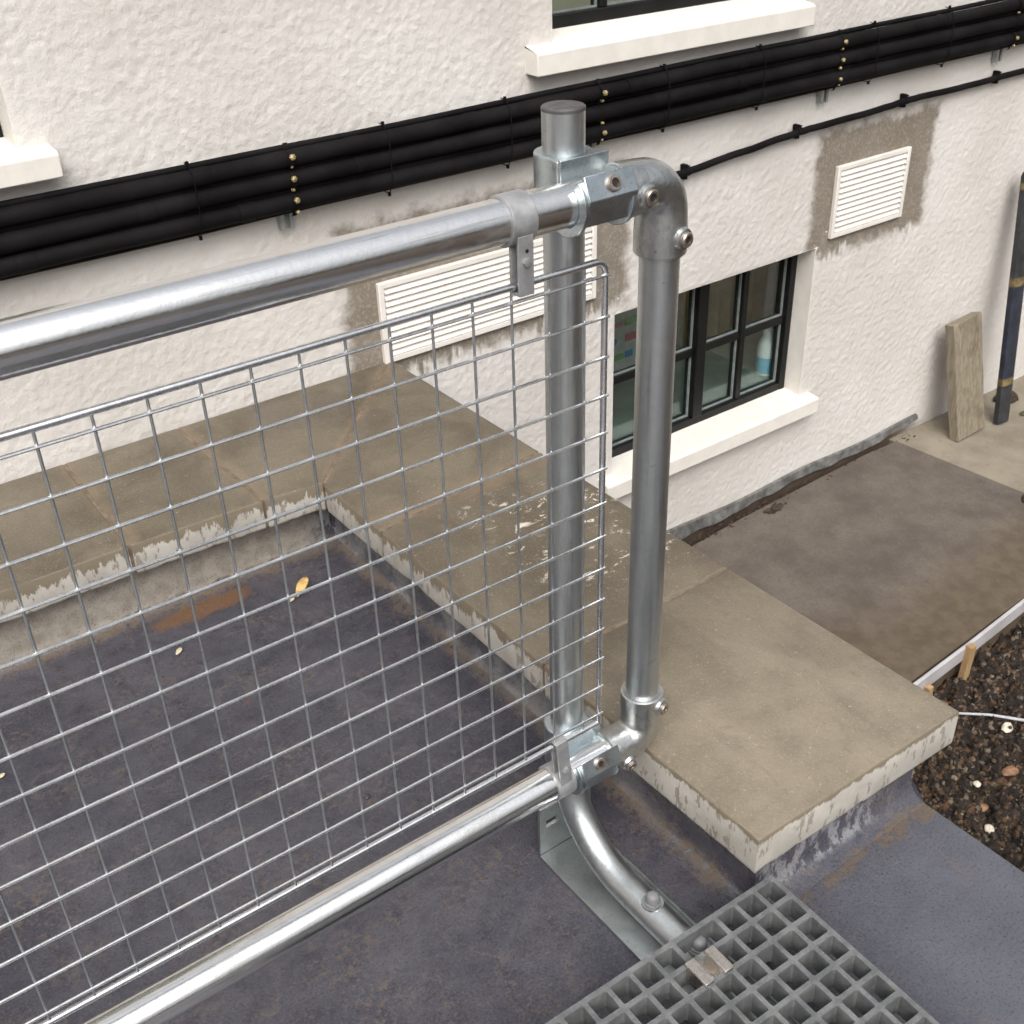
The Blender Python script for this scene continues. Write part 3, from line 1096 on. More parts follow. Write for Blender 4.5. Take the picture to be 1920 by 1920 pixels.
# litter in the gap between slab and wall
b = MB()
for k in range(260):
    x = random.uniform(1.55, 2.9)
    y = YW - .02 - random.uniform(0, .045) + (.0 if x > 1.9 else -.01)
    r = random.uniform(.0015, .0055)
    p = ico * rng.uniform(.6, 1.3, (12, 1)) * np.array([r * 1.5, r, r * .5]) + np.array([x, y, SZ - .008 + random.uniform(0, .008)])
    b.addf(p.tolist(), icof)
props(mesh('leaf_litter', b, 'debris', smooth=0), 'dark brown litter filling the gap between slab and white wall', kind='stuff')
b = MB()
for k in range(60):
    a = random.gauss(0, 1), random.gauss(0, 1)
    r = random.uniform(.004, .009)
    p = ico * rng.uniform(.6, 1.3, (12, 1)) * np.array([r * 1.6, r, r * .5]) + np.array([2.05 + a[0] * .022, 1.335 + a[1] * .008, SZ + .003])
    b.addf(p.tolist(), icof)
props(mesh('leaf_heap', b, 'debris', smooth=0, loc=(2.05, 1.335, SZ)), 'small heap of rusty brown leaves on the slab by the wall', 'leaves')

# ------------------------------------------------------------------ insulated pipes on the wall


SO = .026      # stand-off of the pipes from the wall


def warp(x, z): return .7215 + (z - .7215) * (1 + .045 * (x - .6)) + .004 * (x - .6)


PIPES = [(.797, .0085, 'thin black pipe along the very top of the wall pipe run'),
         (.771, .0225, 'uppermost of the three thick black insulated pipes on the wall'),
         (.744, .0115, 'thin black pipe between the top and middle thick pipes'),
         (.716, .0235, 'middle one of the three thick black insulated pipes'),
         (.687, .0115, 'thin black pipe between the middle and bottom thick pipes'),
         (.659, .0235, 'lowest of the three thick black insulated pipes on the wall'),
         (.632, .0075, 'thin black cable along the bottom of the wall pipe run')]
PIPES = [(.7215 + (z - .715) * .867, r * .867, l) for z, r, l in PIPES]
for i, (z, r, lab) in enumerate(PIPES):
    t = pipe_t = thing('insulated_pipe', (1.2, YW - SO - r, warp(1.2, z)), lab, 'pipe', 'black insulated pipes fixed along the house wall')
    rr = random.Random(40 + i)
    pts, rs = [], []
    x = -1.6
    ph = rr.uniform(0, 6)
    while x < 6.0:
        w = .0012 * math.sin(x * 3.1 + ph) + .0006 * math.sin(x * 9 + ph * 2)
        pts.append((x, YW - SO - r + .002 * math.sin(x * 4 + ph), warp(x, z) + w))
        rs.append(r * (1 + .02 * math.sin(x * 17 + ph) + rr.uniform(-.015, .015)))
        x += .035
    if i == 3: mid_pipe = t
    mesh('sleeve', MB().tube(pts, rs, 16), 'insul', t)
    # taped joints and cable ties with a stub
    x = -1.0 + rr.uniform(0, .3)
    while x < 4.5:
        if r > .012:
            zc0 = warp(x, z) + .0012 * math.sin(x * 3.1 + ph)
            yy = YW - SO - r
            mesh('tape_band', MB().tube([(x, yy, zc0), (x + .004, yy, zc0), (x + .036, yy, zc0), (x + .040, yy, zc0)], [r * 1.01, r * 1.05, r * 1.05, r * 1.01], 16), 'insul', t)
        x += rr.uniform(.28, .55)
# cable ties gripping the whole bundle, with stubs sticking out
for k, x in enumerate([.08, .56, .91, 1.44, 1.81, 2.31, 2.68]):
    zt, zb = warp(x, .800), warp(x, .6435)
    b = MB()
    yo = YW - SO - .042
    pp = [(yo + .04, zt + .002), (yo + .016, zt + .0005), (yo - .0015, warp(x, .770)), (yo - .003, warp(x, .7225)), (yo - .0015, warp(x, .673)), (yo + .016, zb - .001), (yo + .04, zb - .002)]
    for (ya, za), (yb, zb_) in zip(pp[:-1], pp[1:]):
        b.tube([(x, ya, za), (x, yb, zb_)], .0013, 6)
    b.box((x - .003, yo + .016, zb - .008), (x + .003, yo + .022, zb + .001))
    b.box((x - .003, yo + .020, zt - .001), (x + .003, yo + .026, zt + .008))
    mesh('cable_tie', b, 'insul', mid_pipe)

for x, lab in ((.300, 'galvanised pipe support at left, above the top rail'), (1.200, 'galvanised pipe support beside the capped post top'),
               (2.140, 'galvanised pipe support above the small square vent'), (3.045, 'galvanised pipe support in the top right corner')):
    z0, z1 = warp(x, .604), warp(x, .785)
    t = thing('pipe_support', (x, YW - .003, z0), lab, 'bracket', 'pipe support channels on the wall')
    b = MB()
    b.box((x - .0155, YW - .0075, z0), (x + .0155, YW - .0045, z1))
    b.box((x - .0155, YW - SO + .001, z0), (x - .0125, YW - .0075, z1))
    b.box((x + .0125, YW - SO + .001, z0), (x + .0155, YW - .0075, z1))
    b.box((x - .0125, YW - SO + .001, z0), (x - .0065, YW - SO + .004, z1))
    b.box((x + .0065, YW - SO + .001, z0), (x + .0125, YW - SO + .004, z1))
    mesh('channel', b, 'strut', t, smooth=0)
    for j, zz in enumerate([p[0] for p in PIPES]):
        big = j % 2 == 1
        r = .0204 if big else .0100
        yc = YW - SO - r
        zc = warp(x, zz)
        b = MB()
        # strap hugging the pipe plus its screw ears
        n = 9
        ring = [(yc - (r + .0025) * math.cos(a), zc + (r + .0025) * math.sin(a)) for a in [(-1.2 + 2.4 * k / n) for k in range(n + 1)]]
        for p, q in zip(ring[:-1], ring[1:]):
            b.addf([(x + .004, p[0], p[1]), (x + .016, p[0], p[1]), (x + .016, q[0], q[1]), (x + .004, q[0], q[1])], [(0, 1, 2, 3)])
        mesh('pipe_clip', b, 'insul' if not big else 'insul', t, smooth=60)
        if (big or j in (2, 4, 6)) and random.random() < .85:
            s_ = random.uniform(.0055, .0072) if big else random.uniform(.0035, .005)
            mesh('clip_bolt', MB().lathe((x + .010 + random.uniform(-.003, .003), (yc - r - .001) if big else YW - SO - .032, zc + random.uniform(.0, .008)), (random.uniform(-.2, .2), -1, .1), [(0, s_), (.006, s_), (.0085, s_ * .5)], 6), 'brass', t)

# single thin pipe lower down
t = thing('service_pipe', (2.2, YW - .024, .53), 'single thin black pipe running below the thick pipes', 'pipe')
pts = [(1.36, .484), (1.564, .498), (1.8, .515), (1.97, .526), (2.035, .531), (2.10, .533), (2.3, .535), (2.48, .541), (2.549, .545), (2.62, .546), (2.85, .543), (2.98, .544), (3.06, .547), (3.3, .546), (3.8, .55), (5.5, .56)]
fine = []
for (xa, za), (xb, zb) in zip(pts[:-1], pts[1:]):
    for k in range(5):
        s_ = k / 5
        fine.append((xa + (xb - xa) * s_, YW - .024 + .0015 * math.sin(xa * 20 + k), za + (zb - za) * (3 * s_ ** 2 - 2 * s_ ** 3)))
fine = [(1.335, YW + .01, .482), (1.338, YW - .012, .482), (1.345, YW - .021, .483)] + fine
mesh('sleeve', MB().tube(fine, .0105, 14), 'insul', t)
for x, z in ((1.564, .498), (2.035, .533), (2.549, .546), (3.06, .547)):
    b = MB().tube([(x - .010, YW - .024, z), (x + .010, YW - .024, z)], .0120, 16)
    b.tube([(x, YW - .024, z + .009), (x + .003, YW - .028, z + .017), (x + .008, YW - .028, z + .016)], .0025, 8)
    b.box((x - .006, YW - .024, z - .022), (x + .006, YW - .0045, z + .020))
    mesh('pipe_clip', b, 'insul', t)

# ------------------------------------------------------------------ inside the lower window
b = MB().box((1.40, YW + .10, -.42), (2.17, YW + .16, -.405))
t = thing('pinboard', (1.50, YW + .30, -.30), 'grey board covered in coloured notes behind the left pane', 'pinboard')
mesh('board', MB().box((1.38, YW + .30, -.30), (1.72, YW + .32, .06)), 'poster', t, smooth=0)
cols_ = ['note_red', 'note_blue', 'note_green', 'note_pink']
for r in range(5):
    for c in range(4):
        xx = 1.40 + c * .075 + random.uniform(0, .02)
        zz = -.28 + r * .06
        mesh('note', MB().box((xx, YW + .297, zz), (xx + random.uniform(.03, .06), YW + .2995, zz + random.uniform(.012, .028))), random.choice(cols_), t, smooth=0)
t = thing('spray_bottle', (2.205, YW + .165, -.40), 'white bottle with blue label behind the right pane', 'bottle')
mesh('body', MB().lathe((2.205, YW + .165, -.40), (0, 0, 1), [(0, .034), (.004, .036), (.10, .036), (.125, .030), (.145, .018), (.17, .018), (.175, .014)], 20), 'bottle_white', t)
mesh('label_band', MB().lathe((2.205, YW + .165, -.39), (0, 0, 1), [(0, .0365), (.06, .0365)], 20), 'bottle_blue', t)
props(mesh('worktop', MB().box((1.2, YW + .122, -.425), (2.75, YW + .74, -.40)), 'teal', loc=(1.9, YW + .4, -.425), bevel=.003), 'teal worktop seen through the lower window', 'worktop')
b = MB()
for k in range(60):
    x = 2.10 + k * .009
    b.v += [(x, YW + .50 + .014 * math.sin(k * .9), -.399), (x, YW + .50 + .014 * math.sin(k * .9), .39)]
for k in range(59):
    b.f.append((2 * k, 2 * k + 2, 2 * k + 3, 2 * k + 1))
cu_ = mesh('curtain', b, 'curtain', loc=(2.35, YW + .5, -.40), smooth=60)
cu_.modifiers.new('s', 'SOLIDIFY').thickness = .003
props(cu_, 'tan curtain hanging inside the lower window', 'curtain')

# ------------------------------------------------------------------ plank and pole leaning on the wall
ang = math.atan2(.10, .49)
q = Matrix.Rotation(-ang, 3, 'X') @ Matrix.Rotation(R(-3), 3, 'Y')
pv = Vector((3.075, 1.245, SZ - .003))
b = MB()
Lp = .485
vsb = []
for k in range(9):
    z = Lp * k / 8
    jx = .002 * math.sin(k * 2.1)
    vsb += [Vector((-.093 + jx, -.021, z)), Vector((.083 + jx, -.021, z + (.004 if k == 8 else 0))), Vector((.083 + jx, .021, z)), Vector((-.093 + jx, .021, z))]
b.v = [tuple(q @ p + pv + Vector((0, 0, .004))) for p in vsb]
for k in range(8):
    for e in range(4):
        a, c = 4 * k + e, 4 * k + (e + 1) % 4
        b.f.append((a, c, c + 4, a + 4))
b.f += [(0, 3, 2, 1), (32, 33, 34, 35)]
props(mesh('timber_board', b, 'plank', loc=tuple(pv), bevel=.003, smooth=30), 'weathered thick timber board leaning upright on the white wall', 'board')

t = thing('leaning_pole', (3.262, 1.235, SZ - .004), 'dark steel pole with mustard tape bands leaning on the wall', 'pole')
p0, p1 = Vector((3.265, 1.222, SZ + .002)), Vector((3.318, 1.352, .165))
ax = (p1 - p0).normalized()


def pole_sec(s0, s1, name, mat, w=.039, dpt=.017, cap=False):
    a, c = p0 + ax * s0, p0 + ax * s1
    u = Vector((1, 0, 0))
    u = (u - ax * u.dot(ax)).normalized()
    v_ = ax.cross(u)
    outline = [(-w, -dpt * .6), (-w * .6, -dpt), (w * .6, -dpt), (w, -dpt * .6), (w, dpt * .6), (w * .6, dpt), (-w * .6, dpt), (-w, dpt * .6)]
    b = MB()
    levels = [(a, 1), (c, 1)]
    if cap: levels += [(c + ax * .012, .85), (c + ax * .018, .55)]
    for p, s_ in levels:
        b.v += [tuple(p + u * x * s_ + v_ * y * s_) for x, y in outline]
    for L in range(len(levels) - 1):
        for k in range(8):
            b.f.append((8 * L + k, 8 * L + (k + 1) % 8, 8 * L + 8 + (k + 1) % 8, 8 * L + 8 + k))
    b.f += [tuple(range(7, -1, -1)), tuple(range(8 * len(levels) - 8, 8 * len(levels)))]
    mesh(name, b, mat, t)


LL = (p1 - p0).length
pole_sec(0, .16, 'foot_section', 'pole_dark')
pole_sec(.16, .19, 'tape_band', 'tape', .0395, .0175)
pole_sec(.19, .565, 'middle_section', 'pole_blue')
pole_sec(.565, .60, 'tape_band', 'tape', .0395, .0175)
pole_sec(.60, LL - .05, 'upper_section', 'pole_dark')
pole_sec(LL - .05, LL - .025, 'tape_band', 'tape', .0395, .0175)
pole_sec(LL - .025, LL, 'end_section', 'pole_dark', cap=True)

stone('broken_brick', (3.46, 1.33, SZ - .004), .038, 'debris', 'reddish brown broken brick at the wall foot behind the leaning pole', 'brick', .7, stretch=1.7)
stone('clod', (2.80, .80, SZ - .004), .022, 'debris', 'dark brown clod of earth on the slab at the right edge', 'clod', .7)
stone('moss_clump', (3.42, 1.20, SZ - .004), .022, 'moss', 'green moss clump on the path beside the pole foot', 'moss', .35, stretch=1.8)

# ------------------------------------------------------------------ slab edge board, stakes, cord
b = MB()
L = [(.3, .345), (1.0, .385), (1.65, .418), (1.95, .437), (2.24, .457), (2.9, .50)]
for x, y in L:
    w = .0015 * math.sin(x * 9)
    b.v += [(x, y, SZ - .045 + w), (x, y - .012, SZ - .045 + w), (x, y - .012, SZ + .004 + w), (x, y, SZ + .004 + w)]
for k in range(len(L) - 1):
    for e in range(4):
        a, c = 4 * k + e, 4 * k + (e + 1) % 4
        b.f.append((a, c, c + 4, a + 4))
props(mesh('edge_board', b, 'board', loc=(1.9, .43, SZ - .045), bevel=.0015), 'white shuttering board along the front edge of the concrete slab', 'board')


def stake(x, y, lean, h, lab, w=.014):
    z0 = GZ - .03
    q = Matrix.Rotation(lean, 3, 'Y')
    b = MB()
    prof = [(0, .3), (.03, 1), (h - .004, 1), (h, .8)]
    for z, s_ in prof:
        b.v += [tuple(q @ Vector((sx * w * s_, sy * .010 * s_, z)) + Vector((x, y, z0))) for sx, sy in ((-1, -1), (1, -1), (1, 1), (-1, 1))]
    for k in range(3):
        for e in range(4):
            a, c = 4 * k + e, 4 * k + (e + 1) % 4
            b.f.append((a, c, c + 4, a + 4))
    b.f += [(3, 2, 1, 0), (12, 13, 14, 15)]
    props(mesh('stake', b, 'stake', loc=(x, y, z0), smooth=0, bevel=.001), lab, 'stake', 'wooden stakes holding the slab edge board')


stake(1.895, .412, R(4), .162, 'taller orange wooden stake against the white edge board')
stake(1.695, .398, R(-3), .125, 'shorter wooden stake at the corner of the coping stone', .011)

b = MB()
pts = [Vector((1.60, .41, 0)), Vector((1.735, .312, 0)), Vector((1.79, .25, 0)), Vector((1.86, .180, 0)), Vector((2.0, .03, 0)), Vector((2.2, -.2, 0))]
for i, p in enumerate(pts): p.z = height_at(p.x, p.y) + .016
b.tube(pts, [.003, .0034, .004, .0048, .005, .005], 8)
props(mesh('cord', b, 'cord', loc=(1.8, .25, GZ)), 'pale grey cord lying across the dark soil', 'cord')

# ------------------------------------------------------------------ guardrail (own frame, turned 0.35 degrees to the house)
rail = thing('guardrail', (0, 0, 0), 'galvanised tube guardrail with wire mesh panel and bent foot on the flat roof', 'guardrail', rz=-.0062)
TR = .02415
YR, ZT, ZBR, XU = -.0543, 1.0659, .2277, .0995
YM = -.0697

# post with bent foot
RB = .150
ZTB = .0365
path = [(0, 0, 1.150), (0, 0, .9), (0, 0, .6), (0, 0, .35), (0, 0, ZTB + RB)]
for k in range(1, 13):
    a = math.pi / 2 * k / 12
    path.append((0, -RB + RB * math.cos(a), ZTB + RB - RB * math.sin(a)))
path += [(0, -.30, ZTB), (0, -.95, ZTB)]
post = mesh('post', MB().tube(path, TR, 40), 'galv_post', rail)
mesh('end_cap', MB().lathe((0, 0, 1.1495), (0, 0, 1), [(0, TR + .0004), (.0032, TR + .0004), (.0046, TR - .001), (.005, .002)], 40), 'cap', post)


def bolt_cap(y):
    return mesh('bolt_cap', MB().lathe((-.001, y, ZTB + TR - .002), (0, 0, 1), [(0, .0125), (.005, .0125), (.0055, .0105), (.012, .0105), (.016, .0095), (.019, .0070), (.0205, .0030)], 18), 'bolt_cap', post, smooth=50)


for y in (-.203, -.300):
    bolt_cap(y)
    mesh('washer', MB().lathe((-.001, y, ZTB + TR - .003), (0, 0, 1), [(0, .0165), (.0035, .0165)], 18), 'plate', post)

# rails and end upright
mesh('top_rail', MB().tube([(-2.2, YR, ZT), (-1.2, YR, ZT), (-.6, YR, ZT), (-.2, YR, ZT), (XU - .03, YR, ZT)], TR, 40), 'galv', rail)
mesh('bottom_rail', MB().tube([(-2.2, YR, ZBR), (-1.2, YR, ZBR), (-.6, YR, ZBR), (-.2, YR, ZBR), (XU - .03, YR, ZBR)], TR, 40), 'galv', rail)
mesh('end_upright', MB().tube([(XU, YR, ZBR + .03), (XU, YR, .5), (XU, YR, .8), (XU, YR, ZT - .03)], TR, 40), 'galv_post', rail)


def screw(base, axis, parent, boss=.0135):
    axis = Vector(axis).normalized()
    bp_ = Vector(base)
    if boss:
        mesh('boss', MB().lathe(bp_ - axis * .006, axis, [(0, boss + .002), (.007, boss), (.0105, boss * .93), (.0115, boss * .8)], 20), 'cast', parent)
    o_ = .0055 if boss else .0
    # ring with a recessed hexagon socket
    b = MB()
    prof = [(o_ - .002, .0092), (o_ + .003, .0092), (o_ + .0045, .0080), (o_ + .0045, .0052), (o_ + .0015, .0048)]
    b.lathe(bp_, axis, prof, 18)
    mesh('set_screw', b, 'steel', parent)
    mesh('socket', MB().lathe(bp_, axis, [(o_ + .0005, .0046), (o_ + .0022, .0046)], 6), 'hole', parent)


def elbow(zc, dirz):
    RO = .0315
    rb = .036
    pth, rs = [], []
    for x, r in ((.028, RO - .0025), (.0295, RO), (.045, RO), (XU - rb, RO - .0012)):
        pth.append((x, YR, zc)); rs.append(r)
    for k in range(1, 11):
        a = math.pi / 2 * k / 10
        pth.append((XU - rb + rb * math.sin(a), YR, zc + dirz * (rb - rb * math.cos(a))))
        rs.append(RO - .0012)
    for d_, r in ((.058, RO), (.0825, RO), (.084, RO - .0025)):
        pth.append((XU, YR, zc + dirz * d_)); rs.append(r)
    e = mesh('elbow', MB().tube(pth, rs, 40), 'cast', rail, smooth=50)
    # collar lips round the tube mouths
    mesh('lip', MB().tube([(XU, YR, zc + dirz * .0835), (XU, YR, zc + dirz * .0855)], RO - .003, 40), 'cast', e)
    mesh('lip', MB().tube([(.0265, YR, zc), (.0285, YR, zc)], RO - .003, 40), 'cast', e)
    if dirz < 0:
        screw((.050, YR - RO * .97, zc - .002), (0, -1, 0), e)
        screw((XU + .006, YR - RO * .95, zc - .062), (.12, -1, 0), e)
    else:
        screw((.052, YR - RO * .90, zc - .012), (0, -1, -.25), e)
        screw((XU + .010, YR - RO * .93, zc + .066), (.25, -1, 0), e)


elbow(ZT, -1)
elbow(ZBR, 1)


def arc(cy, cz, r, a0, a1, n):
    return [(cy + r * math.cos(R(a0 + (a1 - a0) * k / n)), cz + r * math.sin(R(a0 + (a1 - a0) * k / n))) for k in range(n + 1)]


def clamp(zc, low):
    # collar on the post: round at the back, flat squared face to the front
    ro = .0335
    out = [(x, y) for x, y in arc(0, 0, ro, -22, 202, 22)] + [(-.0345, -.0325), (.0345, -.0325)]
    b = MB().prism(out, 'z', zc - .034, zc + .040)
    c = mesh('clamp', b, 'zinc', rail, bevel=.0022)
    fp = MB().prism([(-.034, zc - .03), (.034, zc - .03), (.034, zc + .0415), (-.034, zc + .0415)], 'y', -.0375, -.0327)
    mesh('collar_plate', fp, 'zinc', c, bevel=.001)
    # two half rings hooked under the rail, joined by a flat faced bridge carrying the set screw
    xl, xr = -.0415, .0245
    for xx in (xl, xr):
        ring = arc(YR, zc, .0355, 128, 345, 30) + arc(YR, zc, TR + .0002, 345, 128, 30)
        mesh('ring', MB().prism(ring, 'x', xx, xx + .0062), 'zinc', c, bevel=.001)
    poly = [(-.0205, .0270), (-.0255, .0345), (-.0365, .0095), (-.0275, -.0205), (-.0185, -.0210), (-.0248, -.004), (-.0238, .012)]
    mesh('bridge', MB().prism([(YR + y, zc + z) for y, z in poly], 'x', xl + .0052, xr + .0075), 'zinc', c, bevel=.001)
    n2 = Vector((-.0250, .0110)).normalized()
    screw((.000 if not low else -.006, YR - .0310, zc + .0220), (0, n2.x, n2.y), c, boss=0)


clamp(ZT, False)
clamp(ZBR, True)

# mesh panel: frame and every wire
panel = None
x_right, x_left = .0036, -1.75
z_top, z_bot = .9985, .3135
FR = .0040
pth = [(x_left, YM, z_top), (x_right - .014, YM, z_top)]
for k in range(1, 7):
    a = math.pi / 2 * k / 6
    pth.append((x_right - .014 + .014 * math.sin(a), YM, z_top - .014 + .014 * math.cos(a)))
pth += [(x_right, YM, z_bot + .008), (x_right, YM, z_bot - .002)]
b = MB().tube(pth, FR, 14)
b.tube([(x_left, YM, z_bot), (x_right + .002, YM, z_bot)], FR, 14)
panel = mesh('mesh_panel', b, 'wire', rail)
WR = .0016
hw = mesh('wire', MB().tube([(x_left, YM - .0035, .982), (x_right + .004, YM - .0035, .982)], .0019, 8), 'wire', panel)
for k in range(1, 14):
    inst(hw, panel, (0, 0, -.05 * k))
vw = mesh('wire', MB().tube([(-.0267, YM - .0006, z_top + .001), (-.0267, YM - .0006, z_bot - .005)], .0016, 8), 'wire_dull', panel)
for k in range(1, 34):
    inst(vw, panel, (-.05 * k, 0, 0))


def clip(xc, zc, up, tilt):
    w = .0155
    b = MB()
    outer = arc(YR, zc, TR + .0032, 0, 360, 40)[:-1]
    b.prism(outer, 'x', xc - w, xc + w)
    c = mesh('mesh_clip', b, 'strap', rail, bevel=.0008)
    s = 1 if up else -1
    q = Matrix.Rotation(tilt, 3, 'Y')
    zmesh = z_bot if up else z_top
    za = zc + s * .012
    ze = zmesh + s * .010
    tb = MB()
    lo, hi = min(za, ze), max(za, ze)
    w2 = .0098
    for ya, yb in ((YM - .0095, YM - .0058), (YM + .0050, YM + .0082)):
        tb.box((xc - w2, ya, lo), (xc + w2, yb, hi), q, (xc, YM, zc))
    tb.box((xc - w2, YM - .0057, ze - .0035 if up else ze), (xc + w2, YM + .0049, ze if up else ze + .0035), q, (xc, YM, zc))
    mesh('tab', tb, 'strap', c, bevel=.0006)
    zb = (zc + s * .040)
    px = q @ Vector((0, 0, zb - zc))
    mesh('bolt', MB().lathe((xc + px.x, YM - .0094, zc + px.z), (0, -1, 0), [(0, .0052), (.0035, .0052), (.0042, .003)], 6), 'strut', c)
    if not up:
        mesh('hole', MB().lathe((xc + .001, YM - .0094, zc - .0285), (0, -1, 0), [(0, .0022), (.0004, .0022)], 10), 'hole', c)


clip(-.112, ZT, False, R(0))
clip(-.060, ZBR, True, R(-6))

# base plate with an upturned end and edge
b = MB()
b.box((-.052, -.95, .0006), (.052, .004, .0066))
b.box((.0475, -.95, .0066), (.052, -.004, .013))
base = mesh('base_plate', b, 'plate', rail, bevel=.001)
b = MB()
b.box((-.050, .0045, .0066), (.052, .0095, .062))
b.box((-.050, .0045, .062), (-.038, .0095, .076))
b.box((-.016, .0045, .062), (.052, .0095, .076))
b.box((-.050, .0045, .076), (.052, .0095, .106))
mesh('end_plate', b, 'plate', base, smooth=0)
mesh('edge_highlight', MB().box((-.038, .0030, .0605), (-.016, .0046, .0635)), 'wire', base, smooth=0)  # bright strip stands in for the highlight on the slot's lower edge
mesh('edge_highlight', MB().box((-.050, .0036, .1035), (-.010, .0048, .1066)), 'wire', base, smooth=0)  # bright strip stands in for the highlight along the plate's top edge

# ------------------------------------------------------------------ fibreglass grating
grat = thing('floor_grating', (.144, -.295, .061), 'grey moulded fibreglass grating with square holes lying over the rail foot', 'grating', rz=R(-1.7))
ORIGIN[grat] = Vector((0, 0, 0))     # its parts are given in local coordinates (corner = 0,0,0)
P_ = .0383
NXg, NYg = 16, 19
hw_t, hw_b = .0034, .0026
cx_ = [-.0035 - P_ * k for k in range(NXg + 1)]
cy_ = [-.0035 - P_ * k for k in range(NYg + 1)]
H = .039
cut = {(3 + 0, 0)}
b = MB()


def cell_ring(x0, x1, y0, y1, ch, z):
    return [(x0 + ch, y0, z), (x1 - ch, y0, z), (x1, y0 + ch, z), (x1, y1 - ch, z), (x1 - ch, y1, z), (x0 + ch, y1, z), (x0, y1 - ch, z), (x0, y0 + ch, z)]


# the short bar between cells 3 and 4 of the first row was cut out for the bolt
for i in range(NXg):
    for j in range(NYg):
        if (i, j) == (4, 0): continue
        xa, xb = cx_[i + 1 + ((i, j) == (3, 0))], cx_[i]
        ya, yb = cy_[j + 1], cy_[j]
        jt = hw_t * (1 + .06 * math.sin(i * 5.1 + j * 3.3))
        top = cell_ring(xa + jt, xb - jt, ya + jt, yb - jt, .0018, H)
        top2 = cell_ring(xa + jt + .0005, xb - jt - .0005, ya + jt + .0005, yb - jt - .0005, .0018, H - .0012)
        bot = cell_ring(xa + jt + .0022, xb - jt - .0022, ya + jt + .0022, yb - jt - .0022, .0032, 0) if False else cell_ring(xa + hw_b, xb - hw_b, ya + hw_b, yb - hw_b, .003, 0)
        outer = [(xa, ya, H), (xb, ya, H), (xb, yb, H), (xa, yb, H)]
        ob = [(p[0], p[1], 0) for p in outer]
        o0 = len(b.v)
        b.v += top + top2 + bot + outer + ob
        T, T2, B_, O_, OB = o0, o0 + 8, o0 + 16, o0 + 24, o0 + 28
        for k in range(8):
            m = (k + 1) % 8
            b.f.append((T + k, T + m, T2 + m, T2 + k))
            b.f.append((T2 + k, T2 + m, B_ + m, B_ + k))
        # top surface between ring and outer square (corner quads)
        for (R0, OO) in ((T, O_), (B_, OB)):
            b.f.append((OO, OO + 1, R0 + 1, R0))
            b.f.append((OO + 1, R0 + 2, R0 + 1))
            b.f.append((OO + 1, OO + 2, R0 + 3, R0 + 2))
            b.f.append((OO + 2, R0 + 4, R0 + 3))
            b.f.append((OO + 2, OO + 3, R0 + 5, R0 + 4))
            b.f.append((OO + 3, R0 + 6, R0 + 5))
            b.f.append((OO + 3, OO, R0 + 7, R0 + 6))
            b.f.append((OO, R0, R0 + 7))
# outer rim
ex0, ex1, ey0, ey1 = cx_[-1], cx_[0], cy_[-1], cy_[0]
rim = .0035
b.box((ex0 - rim, ey1, 0), (ex1 + rim, ey1 + rim, H))
b.box((ex0 - rim, ey0 - rim, 0), (ex1 + rim, ey0, H))
b.box((ex1, ey0, 0), (ex1 + rim, ey1, H))
b.box((ex0 - rim, ey0, 0), (ex0, ey1, H))
gm = mesh('panel', b, 'grp', grat, smooth=0)
# stainless hold-down clip: two saddles over the bars and a sunken plate with its screw
cxl, cyl = -.2, -.058


def gl(x, y):      # world plan -> grating frame
    dx, dy = x - .144, y + .295
    a = R(1.7)
    return dx * math.cos(a) - dy * math.sin(a), dx * math.sin(a) + dy * math.cos(a)


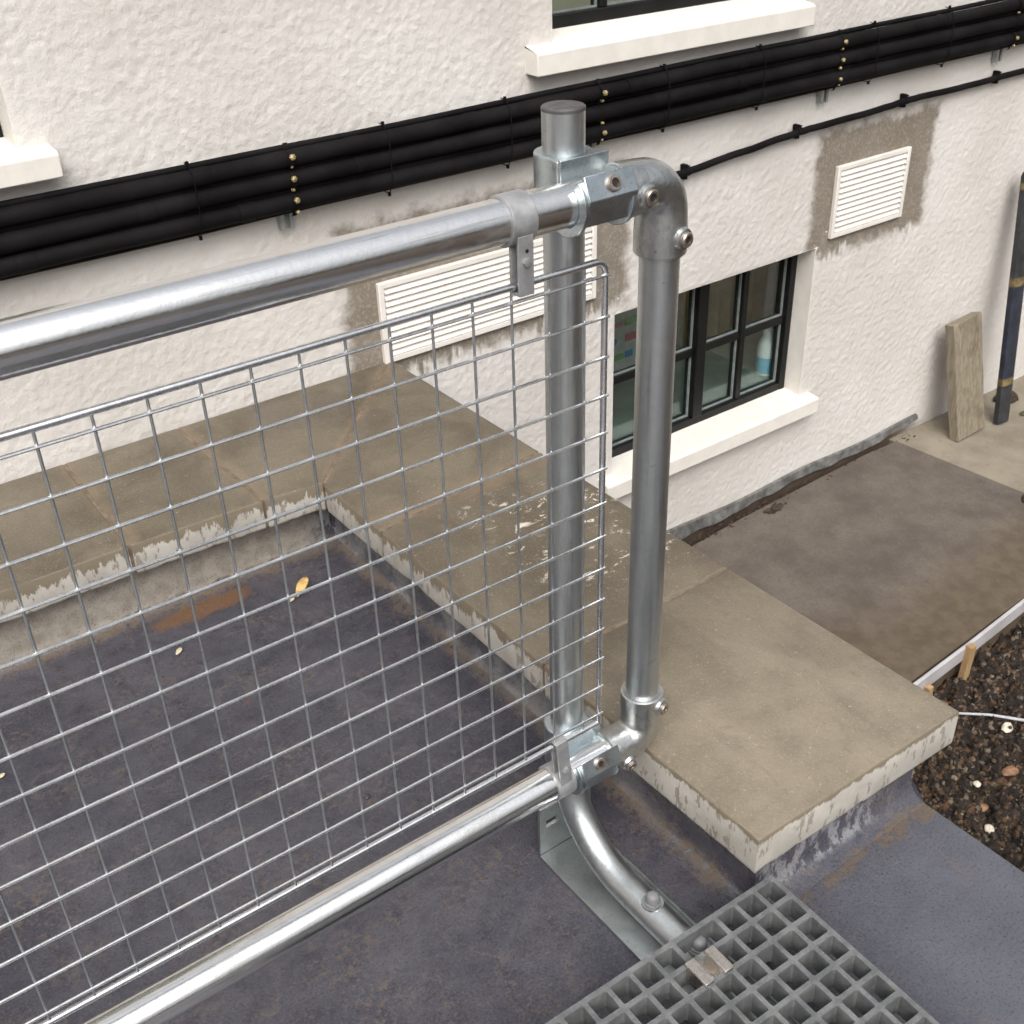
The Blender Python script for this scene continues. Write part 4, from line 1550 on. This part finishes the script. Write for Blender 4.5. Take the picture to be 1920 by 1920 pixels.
kx, ky = gl(-.038, -.352)
c = MB()
for sx in (-.0175, .0175):
    c.box((kx + sx - .0078, ky - .021, H + .0045), (kx + sx + .0078, ky + .021, H + .0072))
    c.box((kx + sx - .0078, ky - .021, H - .018), (kx + sx - .0056, ky + .021, H + .0045))
    c.box((kx + sx + .0056, ky - .021, H - .018), (kx + sx + .0078, ky + .021, H + .0045))
gc_ = mesh('clip', c, 'clip_steel', grat, bevel=.0008)
mesh('clip_plate', MB().box((kx - .0098, ky - .021, H - .018), (kx + .0098, ky + .021, H - .0155)), 'clip_steel', gc_, smooth=0)
mesh('clip_screw', MB().lathe((kx - .001, ky - .006, H - .0155), (0, 0, 1), [(0, .0055), (.003, .0055), (.0045, .003)], 14), 'wire', gc_)

# ------------------------------------------------------------------ leaf and crumbs on the roof


def flake(name, at, L_, W_, rz, mat, label, cat, group=None, curl=.35, n=9):
    b = MB()
    for i in range(n + 1):
        s_ = i / n
        w = W_ * (math.sin(math.pi * min(1, .06 + s_ * .94)) ** .7) * (.55 + .6 * s_)
        z = .004 + curl * L_ * (s_ - .35) ** 2
        for sd in (-1, 0, 1):
            px, py = (s_ - .5) * L_, sd * w * .5
            b.v.append((at[0] + px * math.cos(rz) - py * math.sin(rz), at[1] + px * math.sin(rz) + py * math.cos(rz), at[2] + z + (.22 * w if sd else 0)))
    for i in range(n):
        for k in range(2):
            a = 3 * i + k
            b.f.append((a, a + 3, a + 4, a + 1))
    o = mesh(name, b, mat, loc=at, smooth=60)
    o.modifiers.new('s', 'SOLIDIFY').thickness = .0012
    return props(o, label, cat, group)


flake('dead_leaf', (-.006, .906, 0), .070, .026, R(46), 'leaf', 'curled yellow dead leaf lying on the roof behind the mesh', 'leaf', curl=.12)
flake('leaf_fragment', (-.046, .878, 0), .018, .012, R(20), 'chip', 'small pale fragment beside the curled yellow leaf', 'leaf')
flake('leaf_fragment', (-.304, .863, 0), .020, .012, R(40), 'chip', 'buff fragment on the roof left of the yellow leaf', 'leaf')
flake('leaf_fragment', (-.690, .728, 0), .016, .010, R(10), 'chip', 'tiny yellow fragment at the far left edge of the roof', 'leaf')
stone('pebble', (-.203, .29, 0), .005, 'cap', 'tiny black pebble on the roof behind the bottom rail', 'pebble', .7)
